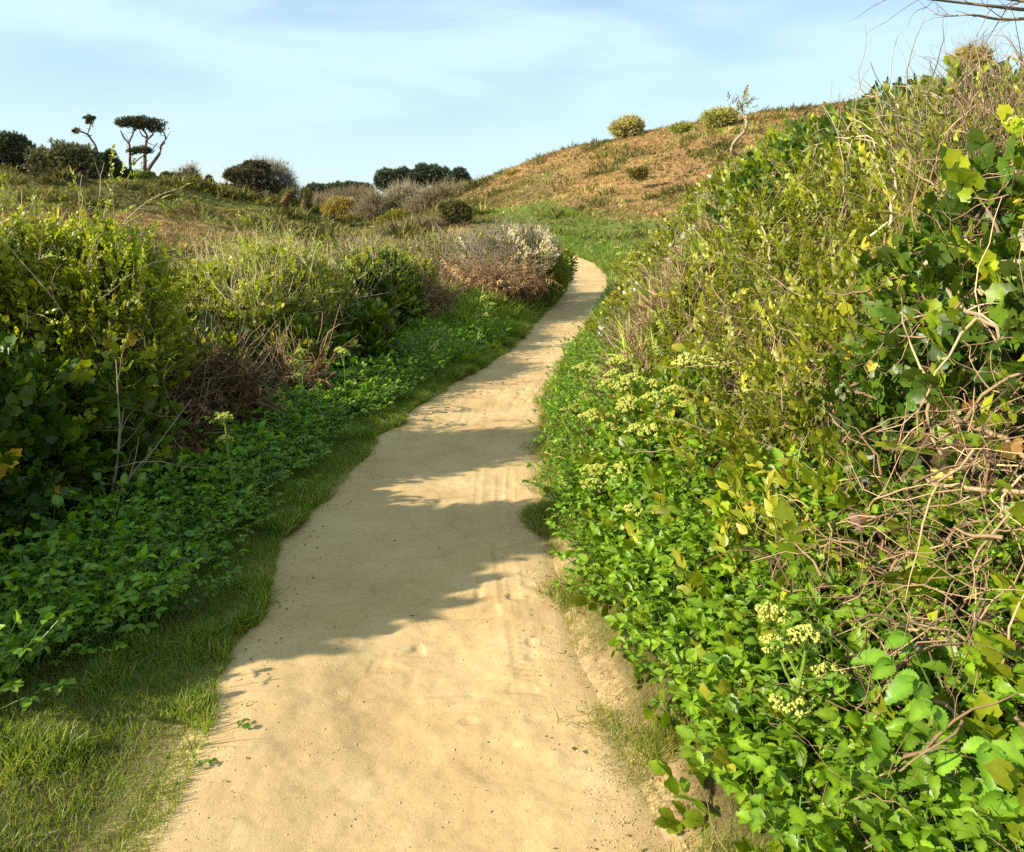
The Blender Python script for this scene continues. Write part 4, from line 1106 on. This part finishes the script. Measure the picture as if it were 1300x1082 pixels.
far_bush('bush', 'low yellow-green bush at the foot of the flat-topped pine', 'bush', [(186, 226, 12, 7)], 71, 500, (.12, .16, .03), (.20, .23, .05), (.4, .7))
far_bush('bush', 'low olive bush on the skyline right of the flat-topped pine', 'bush', [(215, 228, 12, 8), (228, 230, 12, 7)], 76, 900, (.10, .12, .03), (.17, .17, .06), (.4, .7))
far_bush('bare_bush', 'small grey-brown leafless bush on the left skyline', 'bush', [(241, 226, 13, 13), (232, 230, 12, 9)], 77, 120, (.10, .10, .04), (.15, .13, .06), (.4, .7), twigs=900, twcol=((.20, .15, .10), (.36, .28, .2)), twlen=1.0, twr=.022)
far_bush('bush', 'tiny dark evergreen bush on the skyline between the grey bush and the rounded tree', 'bush', [(265, 234, 6, 6), (265, 228, 3, 5)], 78, 260, *G_NEED, (.35, .6))
far_bush('bush', 'pair of dark scrubby mounds on the skyline beneath the rounded tree', 'bush', [(278, 237, 7, 4), (294, 240, 9, 6)], 77, 300, *G_NEED, (.35, .6))
def big_tree():
    lst = [(318, 224, 24, 14), (300, 222, 16, 9), (332, 236, 22, 20), (326, 212, 18, 6)]
    far_bush('evergreen_tree', 'large rounded dark evergreen tree in the middle of the left skyline', 'tree', lst, 74, 3600, (.065, .062, .03), (.15, .13, .06), (.4, .85), twigs=160)
    far_bush('bare_tree', 'leafless grey-brown domed tree merging into the right side of the rounded evergreen', 'tree', [(352, 232, 24, 22), (340, 218, 22, 12), (362, 245, 14, 12)], 76, 200, (.14, .12, .06), (.2, .17, .08), (.4, .7), twigs=3000, twcol=((.24, .2, .14), (.42, .36, .26)), twlen=1.1, twr=.02, twup=.3)
big_tree()
far_bush('bush', 'dark undergrowth below the rounded evergreen on the slope', 'bush', [(352, 258, 22, 9), (338, 252, 14, 7)], 72, 900, (.05, .055, .022), (.12, .11, .045), (.4, .8))
# ivy-clad stumps
def stump(label, pts_px, y, r0, r1, n):
    loc = at(*pts_px[0], y); root = thing('ivy_clad_trunk', label, 'tree stump', loc); V, T, Q, R = poly_stem(loc, pts_px, y, r0, r1, .05, 8)
    mesh_obj('trunk', V, T, rcol(*BRN, 1)[0] * np.ones((len(V), 1)), M_BARK, root)
    j = rng.integers(0, len(Q), n); d = nrm(rng.normal(0, 1, (n, 3))); P = Q[j] + d * (R[j] * 1.1)[:, None] + rng.normal(0, .06, (n, 3)) - loc
    s = Scatter(); s.put(SH_OVF, P, d + [0, 0, .3], d + rng.normal(0, .3, (n, 3)), rng.uniform(.2, .4, n), rcol((.07, .09, .025), (.14, .15, .045), n)); s.obj('ivy', M_LEAF, root)
stump('leaning ivy-clad broken trunk right of the rounded evergreen', [(359, 262), (363, 252), (368, 246), (374, 243)], 70, .42, .25, 380)
stump('left one of the two upright ivy-clad stumps at the valley head', [(383, 276), (385, 262), (387, 246)], 70, .38, .14, 300)
stump('right one of the two upright ivy-clad stumps at the valley head', [(390, 276), (390.5, 262), (390, 248)], 70.5, .26, .14, 260)

# wood across the head of the valley
for lab, lst, y, n in (('dark pine at the left end of the distant wood, behind the stumps', [(402, 243, 15, 9), (392, 246, 8, 6)], 150, 900),
                        ('low rounded dark pine in the middle of the distant wood', [(432, 240, 16, 7), (416, 242, 12, 6)], 152, 800),
                        ('low dark pine in the distant wood, just left of the taller pines', [(458, 240, 14, 6), (446, 238, 9, 6)], 150, 700),
                        ('taller dark spreading pine in the distant wood, left of the highest pine', [(496, 227, 17, 11), (512, 224, 12, 9), (488, 232, 10, 8)], 140, 1500),
                        ('highest dark pine in the distant wood, beside the right-hand hill', [(545, 222, 20, 12), (530, 226, 14, 11), (560, 226, 13, 11)], 136, 1700),
                        ('small dark pine at the right end of the distant wood where the hill begins', [(583, 224, 9, 9), (575, 230, 9, 8), (590, 232, 8, 6)], 134, 700)):
    far_bush('pine_tree', lab, 'tree', lst, y, n, (.04, .06, .035), (.085, .105, .055), (.9, 1.6))
def bare_scrub(label, lst, y, n, tw, col, ca=(.16, .13, .06), cb=(.22, .18, .09), sz=(.4, .8), name='bare_tree'):
    far_bush(name, label, 'tree', lst, y, n, ca, cb, sz, twigs=tw, twcol=col, twlen=1.8, twr=.03)
GREYB = ((.19, .145, .075), (.36, .29, .165))
bare_scrub('leafless brown tree in the valley directly right of the stumps', [(408, 268, 18, 17), (398, 280, 12, 12)], 112, 300, 1500, GREYB)
bare_scrub('leafless reddish-brown trees edging the distant wood above the yellow tree', [(455, 250, 24, 9), (425, 252, 14, 8)], 135, 200, 1500, ((.17, .12, .07), (.31, .23, .13)))
far_bush('willow_tree', 'golden-yellow budding tree in the valley below the distant wood', 'tree', [(432, 262, 20, 12), (440, 268, 20, 12), (420, 264, 12, 8)], 108, 1500, (.30, .26, .06), (.42, .37, .12), (.4, .8), temps=SH_OVF, mat=M_LEAF, twigs=500, twcol=GREYB, twlen=1.5, twr=.03)
bare_scrub('leafless grey tree spreading to the right of the golden-yellow tree', [(478, 266, 24, 18), (465, 280, 22, 12)], 104, 300, 2000, GREYB)
bare_scrub('pale fan-shaped leafless tree below the taller pines', [(515, 250, 20, 14), (505, 262, 20, 12)], 106, 150, 1800, ((.28, .23, .14), (.44, .38, .24)))
bare_scrub('brown leafless scrub on the slope below the highest pine', [(550, 256, 24, 14), (575, 250, 20, 12), (535, 268, 22, 12)], 98, 500, 2600, GREYB, (.13, .12, .05), (.2, .17, .08), name='bare_shrub')
far_bush('bush', 'olive-green bush in the valley in front of the golden-yellow tree', 'bush', [(448, 284, 16, 10), (434, 290, 14, 8)], 82, 900, (.12, .13, .035), (.20, .19, .06), (.4, .8), temps=SH_OVF, mat=M_LEAF)
far_bush('bush', 'bright yellow-green bush in the valley, right of the olive-green one', 'bush', [(505, 276, 14, 7), (490, 284, 10, 7)], 66, 800, (.16, .20, .035), (.26, .29, .06), (.35, .6), temps=SH_OVF, mat=M_LEAF)
far_bush('bush', 'dull brown scrub bush on the slope above the middle hedge', 'bush', [(540, 290, 26, 10), (505, 298, 22, 8)], 52, 500, (.15, .12, .05), (.25, .19, .09), (.3, .5), temps=SH_OVF, mat=M_LEAF, twigs=1800, twcol=GREYB, twlen=.9, twr=.016)
far_bush('gorse_bush', 'rounded dark gorse bush at the foot of the hill above the white blossom', 'bush', [(572, 268, 14, 12), (586, 270, 12, 11), (580, 264, 12, 10)], 52, 3000, (.09, .09, .025), (.22, .19, .05), (.22, .45))
far_bush('bush', 'pale green-grey round bush standing on the brow of the right-hand hill', 'bush', [(797, 163, 17, 9), (800, 160, 12, 9)], 88, 1300, (.34, .38, .20), (.50, .52, .30), (.5, .9), temps=SH_OVF, mat=M_LEAF, twigs=300, twcol=GREYB, twr=.02)
far_bush('bush', 'low pale green bush on the hill brow next to the crooked stem', 'bush', [(914, 149, 20, 7), (925, 146, 8, 5)], 80, 1000, (.28, .34, .14), (.42, .46, .2), (.4, .8), temps=SH_OVF, mat=M_LEAF)
far_bush('bush', 'flat green tussock on the brow of the hill, left of the crooked bare stem', 'bush', [(865, 164, 16, 4)], 82, 500, (.22, .30, .08), (.34, .40, .13), (.4, .7), temps=SH_OVF, mat=M_LEAF)
far_bush('bush', 'pale green bush behind the crest of the bank near the brown twigs', 'bush', [(1232, 80, 16, 11)], 9, 700, (.30, .33, .12), (.44, .46, .2), (.09, .15), temps=SH_OVF, mat=M_LEAF, twigs=200, twcol=TAN, twlen=.3, twr=.003)
far_bush('bush', 'yellow-flecked scrubby bush part-way up the right-hand hill', 'bush', [(655, 222, 12, 4)], 92, 300, (.2, .17, .04), (.36, .28, .06), (.4, .7), temps=SH_OVF, mat=M_LEAF)
far_bush('bush', 'small olive shrub in the bracken on the right-hand hill', 'bush', [(808, 219, 10, 2.5), (816, 218, 6, 2.5)], 62, 500, (.16, .18, .05), (.28, .26, .08), (.3, .55), temps=SH_OVF, mat=M_LEAF)

# ------------------------------------------------------------------ leaves and litter lying on the path
def grit():
    O = np.array([(1, 0, 0), (-.8, .2, 0), (0, 1, .1), (.1, -.9, 0), (0, 0, .6), (0, 0, -.5)]); OT = np.array([(0, 2, 4), (2, 1, 4), (1, 3, 4), (3, 0, 4), (2, 0, 5), (1, 2, 5), (3, 1, 5), (0, 3, 5)])
    te = [(O * rng.uniform(.6, 1.2, (6, 3)), OT, np.ones((6, 3))) for _ in range(4)]
    n = 16000; y = 1.5 + 11 * rng.random(n) ** 1.7; t = rng.random(n); u = rng.random(n); t = np.where(u < .45, np.where(t < .5, t * .25, 1 - (1 - t) * .25), t)
    k = rng.random(n) < .25 + .75 * sst(-.05, .25, fbm(t * 4, y * 2, 21, 3)); y, t = y[k], t[k]; n = len(y)
    x = xl(y) + (xr(y) - xl(y)) * t; dg = bpy.context.evaluated_depsgraph_get(); dg.update()
    from mathutils import Vector as VV
    from mathutils.bvhtree import BVHTree
    me = path.data; co = np.empty(len(me.vertices) * 3); me.vertices.foreach_get('co', co); co = co.reshape(-1, 3)
    m = 190; rows = co.reshape(-1, m, 3); ry = rows[:, 0, 1]; i = np.clip(np.searchsorted(ry, y), 0, len(ry) - 1); tt = np.linspace(-.09, 1.09, m); j = np.clip(np.searchsorted(tt, t), 0, m - 1)
    z = rows[i, j, 2]; P = np.stack([x, y, z + .0005], -1)
    s = Scatter(); s.put(te, P, rng.normal(0, 1, (n, 3)) * [1, 1, .2], np.tile([0, 0, 1.], (n, 1)) + rng.normal(0, .2, (n, 3)), .0012 + .0045 * rng.random(n) ** 4 + .0004 * y * rng.random(n), rcol((.30, .21, .11), (.60, .45, .27), n, .2))
    tag(s.obj('grit', M_BARK), 'fine grit and crumbs of soil scattered over the sandy path', 'gravel', kind='stuff')
    n = 1500; y = 1.5 + 12 * rng.random(n) ** 1.5; t = np.where(rng.random(n) < .5, rng.random(n) ** 2 * .22 - .05, 1.05 - rng.random(n) ** 2 * .22)
    k = rng.random(n) < .05; t = np.where(k, rng.random(n), t)
    x = xl(y) + (xr(y) - xl(y)) * t; P = np.stack([x, y, np.maximum(H(x, y), zp(y)) + .012], -1); w, h = .3, .5
    s = Scatter(); s.put(L_OV + L_DIA, P, rng.normal(0, 1, (n, 3)) * [1, 1, .15], np.tile([0, 0, 1.], (n, 1)) + rng.normal(0, .35, (n, 3)), rng.uniform(.004, .014, n) * (1 + .07 * y), rcol((.16, .10, .045), (.40, .30, .13), n, .3))
    tag(s.obj('leaf_litter', M_DRY), 'small dry leaf scraps strewn along both edges of the path', 'leaf litter', kind='stuff')
grit()
def litter(label, px, py, kind, size, col, rz):
    p = on_surface(px, py, lambda x, y: zp(y) + .012 + 0 * x, .5, 20); loc = (p[0], p[1], float(p[2]) + .014)
    t = TM()
    n = {'sprig': 6, 'leaf': 1, 'strand': 2}[kind]
    for i in range(n):
        a = rz + (i - n / 2) * .8 + rng.normal(0, .3); f = np.array([math.cos(a), math.sin(a), .12])
        V, T = leaf_serrate(5, .36, .15, .1) if kind == 'sprig' else leaf_ivy(.25) if kind == 'leaf' else leaf_ovate(5, .08, 0, .1, .1)
        t.add(xf(V, f, np.array([0, 0, 1.]) + rng.normal(0, .3, 3), size * .62 * rng.uniform(.6, 1), (rng.normal(0, .01), rng.normal(0, .01), 0)), T, np.array(col) * rng.uniform(.8, 1.2))
    V, T, c = t.get(); o = mesh_obj('fallen_' + ('leaf' if kind == 'leaf' else 'sprig'), V, T, c, M_LEAF); o.location = loc
    tag(o, label, 'leaf' if kind == 'leaf' else 'sprig')
g = (.10, .20, .02)
litter('green sprig lying on the sunlit path near the bottom left', 310, 924, 'sprig', .05, g, .3)
litter('dark thin green strand lying in the shadow in the middle of the path', 518, 785, 'strand', .09, (.04, .09, .01), .1)
litter('small green weed lying on the path at the bottom left edge', 262, 976, 'sprig', .045, g, 2.0)
litter('pale green leaf lying at the left edge of the path just inside the shade', 292, 842, 'strand', .06, (.2, .28, .05), .4)
litter('tiny dark leaf scrap in the sunlit middle of the path', 652, 913, 'strand', .03, (.06, .04, .02), 1.8)
litter('small dark sprig mid-path at the bottom edge of the photo', 617, 975, 'strand', .045, (.05, .09, .01), 1.6)
litter('brown crumpled leaf on the tyre tracks at the right of the path', 725, 955, 'leaf', .04, (.14, .08, .03), 1.0)
litter('dark crumb of leaf on the sand close to the right verge', 722, 832, 'leaf', .03, (.09, .05, .02), 2.0)
litter('small brown leaf on the shaded path above the middle', 500, 690, 'leaf', .035, (.12, .07, .03), .5)
litter('little green leaf on the sunlit stretch of path below the bend', 565, 520, 'sprig', .07, (.2, .22, .06), .5)
litter('tiny green scrap on the path left of the big shadow edge', 315, 897, 'sprig', .02, g, .9)
# single yellowed leaves on the right bank, big enough to point at
for lab, px, py, sz, col in (('large pale orange dead leaf caught on a branch at the right edge', 1283, 563, .085, (.72, .40, .16)),
                    ('bright yellow leaf hanging in the shrub with yellowing leaves', 950, 640, .075, (.78, .50, .03)),
                    ('orange-brown dead leaf in the ivy above the long dead branch', 1228, 512, .06, (.50, .20, .06)),
                    ('yellow and brown ivy leaf above the middle of the right bank', 1075, 446, .075, (.60, .42, .03)),
                    ('yellow leaf just below the yellow and brown ivy leaf', 1108, 462, .05, (.75, .52, .04)),
                    ('yellow ivy leaf at the left edge of the large-leaved ivy', 1178, 262, .055, (.75, .58, .05)),
                    ('broad lime-yellow ivy leaf under the large-leaved ivy', 1157, 280, .075, (.48, .52, .05)),
                    ('yellow leaf low on the bank near the biggest flower heads', 1106, 927, .06, (.75, .45, .04)),
                    ('yellow leaf on the path-side greenery under the flower heads', 735, 760, .05, (.7, .52, .05)),
                    ('crumpled brown leaves under the vine tangle in the middle of the bank', 1090, 655, .09, (.14, .06, .03))):
    p = on_surface(px, py, CAN, .8, 15); p = p + nrm(np.array([0, 0, EYE]) - p) * .10
    V, T = leaf_ivy(.2); V = xf(V, np.array([rng.normal(0, .6), rng.normal(0, .3), -1.]), np.array([-.5, -1, .4]) + rng.normal(0, .3, 3), sz * .72, (0, 0, 0))
    o = mesh_obj('yellow_leaf' if 'yellow' in lab else 'dead_leaf', V, T, np.ones((len(V), 1)) * np.array(col), M_LEAF); o.location = [float(v) for v in p]; tag(o, lab, 'leaf')

# ------------------------------------------------------------------ sky, sun, camera
SUN_EL, SUN_AZ = 28.5, 250.0   # azimuth clockwise from +Y: the sun stands left of and behind the camera
sc = bpy.context.scene
w = bpy.data.worlds.new('World'); sc.world = w; w.use_nodes = True
nt = w.node_tree; nt.nodes.clear(); N, L = nt.nodes, nt.links
sky = N.new('ShaderNodeTexSky'); sky.sky_type = 'NISHITA'; sky.sun_disc = False; sky.sun_elevation = math.radians(SUN_EL); sky.sun_rotation = math.radians(SUN_AZ)
sky.air_density = 1.0; sky.dust_density = 1.0; sky.ozone_density = 1.6
tc = N.new('ShaderNodeTexCoord'); mp = N.new('ShaderNodeMapping'); mp.inputs['Scale'].default_value = (1.1, 1.1, 5.5); mp.inputs['Rotation'].default_value = (0, .10, .5)
no = N.new('ShaderNodeTexNoise'); no.inputs['Scale'].default_value = 2.2; no.inputs['Detail'].default_value = 7; no.inputs['Roughness'].default_value = .52; no.inputs['Distortion'].default_value = .4
L.new(tc.outputs['Generated'], mp.inputs['Vector']); L.new(mp.outputs[0], no.inputs['Vector'])
cr = N.new('ShaderNodeMapRange'); cr.inputs['From Min'].default_value = .36; cr.inputs['From Max'].default_value = .64; cr.inputs['To Min'].default_value = .25; cr.inputs['To Max'].default_value = .95; cr.interpolation_type = 'SMOOTHSTEP'
L.new(no.outputs['Fac'], cr.inputs['Value'])
mx = N.new('ShaderNodeMix'); mx.data_type = 'RGBA'; mx.inputs['B'].default_value = (3.35, 4.55, 4.95, 1)
L.new(cr.outputs['Result'], mx.inputs['Factor']); L.new(sky.outputs[0], mx.inputs['A'])
bg = N.new('ShaderNodeBackground'); bg.inputs['Strength'].default_value = .105; L.new(mx.outputs['Result'], bg.inputs['Color'])
ow = N.new('ShaderNodeOutputWorld'); L.new(bg.outputs[0], ow.inputs['Surface'])
sl = bpy.data.lights.new('sun', 'SUN'); sl.energy = 4.6; sl.angle = math.radians(.7); sl.color = (1.0, .90, .74)
so = bpy.data.objects.new('sun', sl); C.objects.link(so)
a = math.radians(SUN_AZ); e = math.radians(SUN_EL)
from mathutils import Vector
so.rotation_euler = Vector((math.sin(a) * math.cos(e), math.cos(a) * math.cos(e), math.sin(e))).to_track_quat('Z', 'Y').to_euler()
cd = bpy.data.cameras.new('camera'); co = bpy.data.objects.new('camera', cd); C.objects.link(co); sc.camera = co
co.location = (0, 0, EYE); co.rotation_euler = (math.radians(90) - PITCH, 0, 0)
cd.sensor_fit = 'HORIZONTAL'; cd.sensor_width = 36; cd.lens = 36 * F / 1300; cd.shift_y = -(541 - 496) / 1300; cd.clip_start = .05; cd.clip_end = 3000
sc.view_settings.view_transform = 'Standard'; sc.view_settings.look = 'None'; sc.view_settings.gamma = 1; sc.view_settings.exposure = 1.05
cy = sc.cycles if hasattr(sc, 'cycles') else None
sc.render.engine = 'CYCLES'
sc.cycles.max_bounces = 6; sc.cycles.diffuse_bounces = 3; sc.cycles.glossy_bounces = 2; sc.cycles.transmission_bounces = 4; sc.cycles.caustics_reflective = False; sc.cycles.caustics_refractive = False
sc.cycles.use_denoising = False
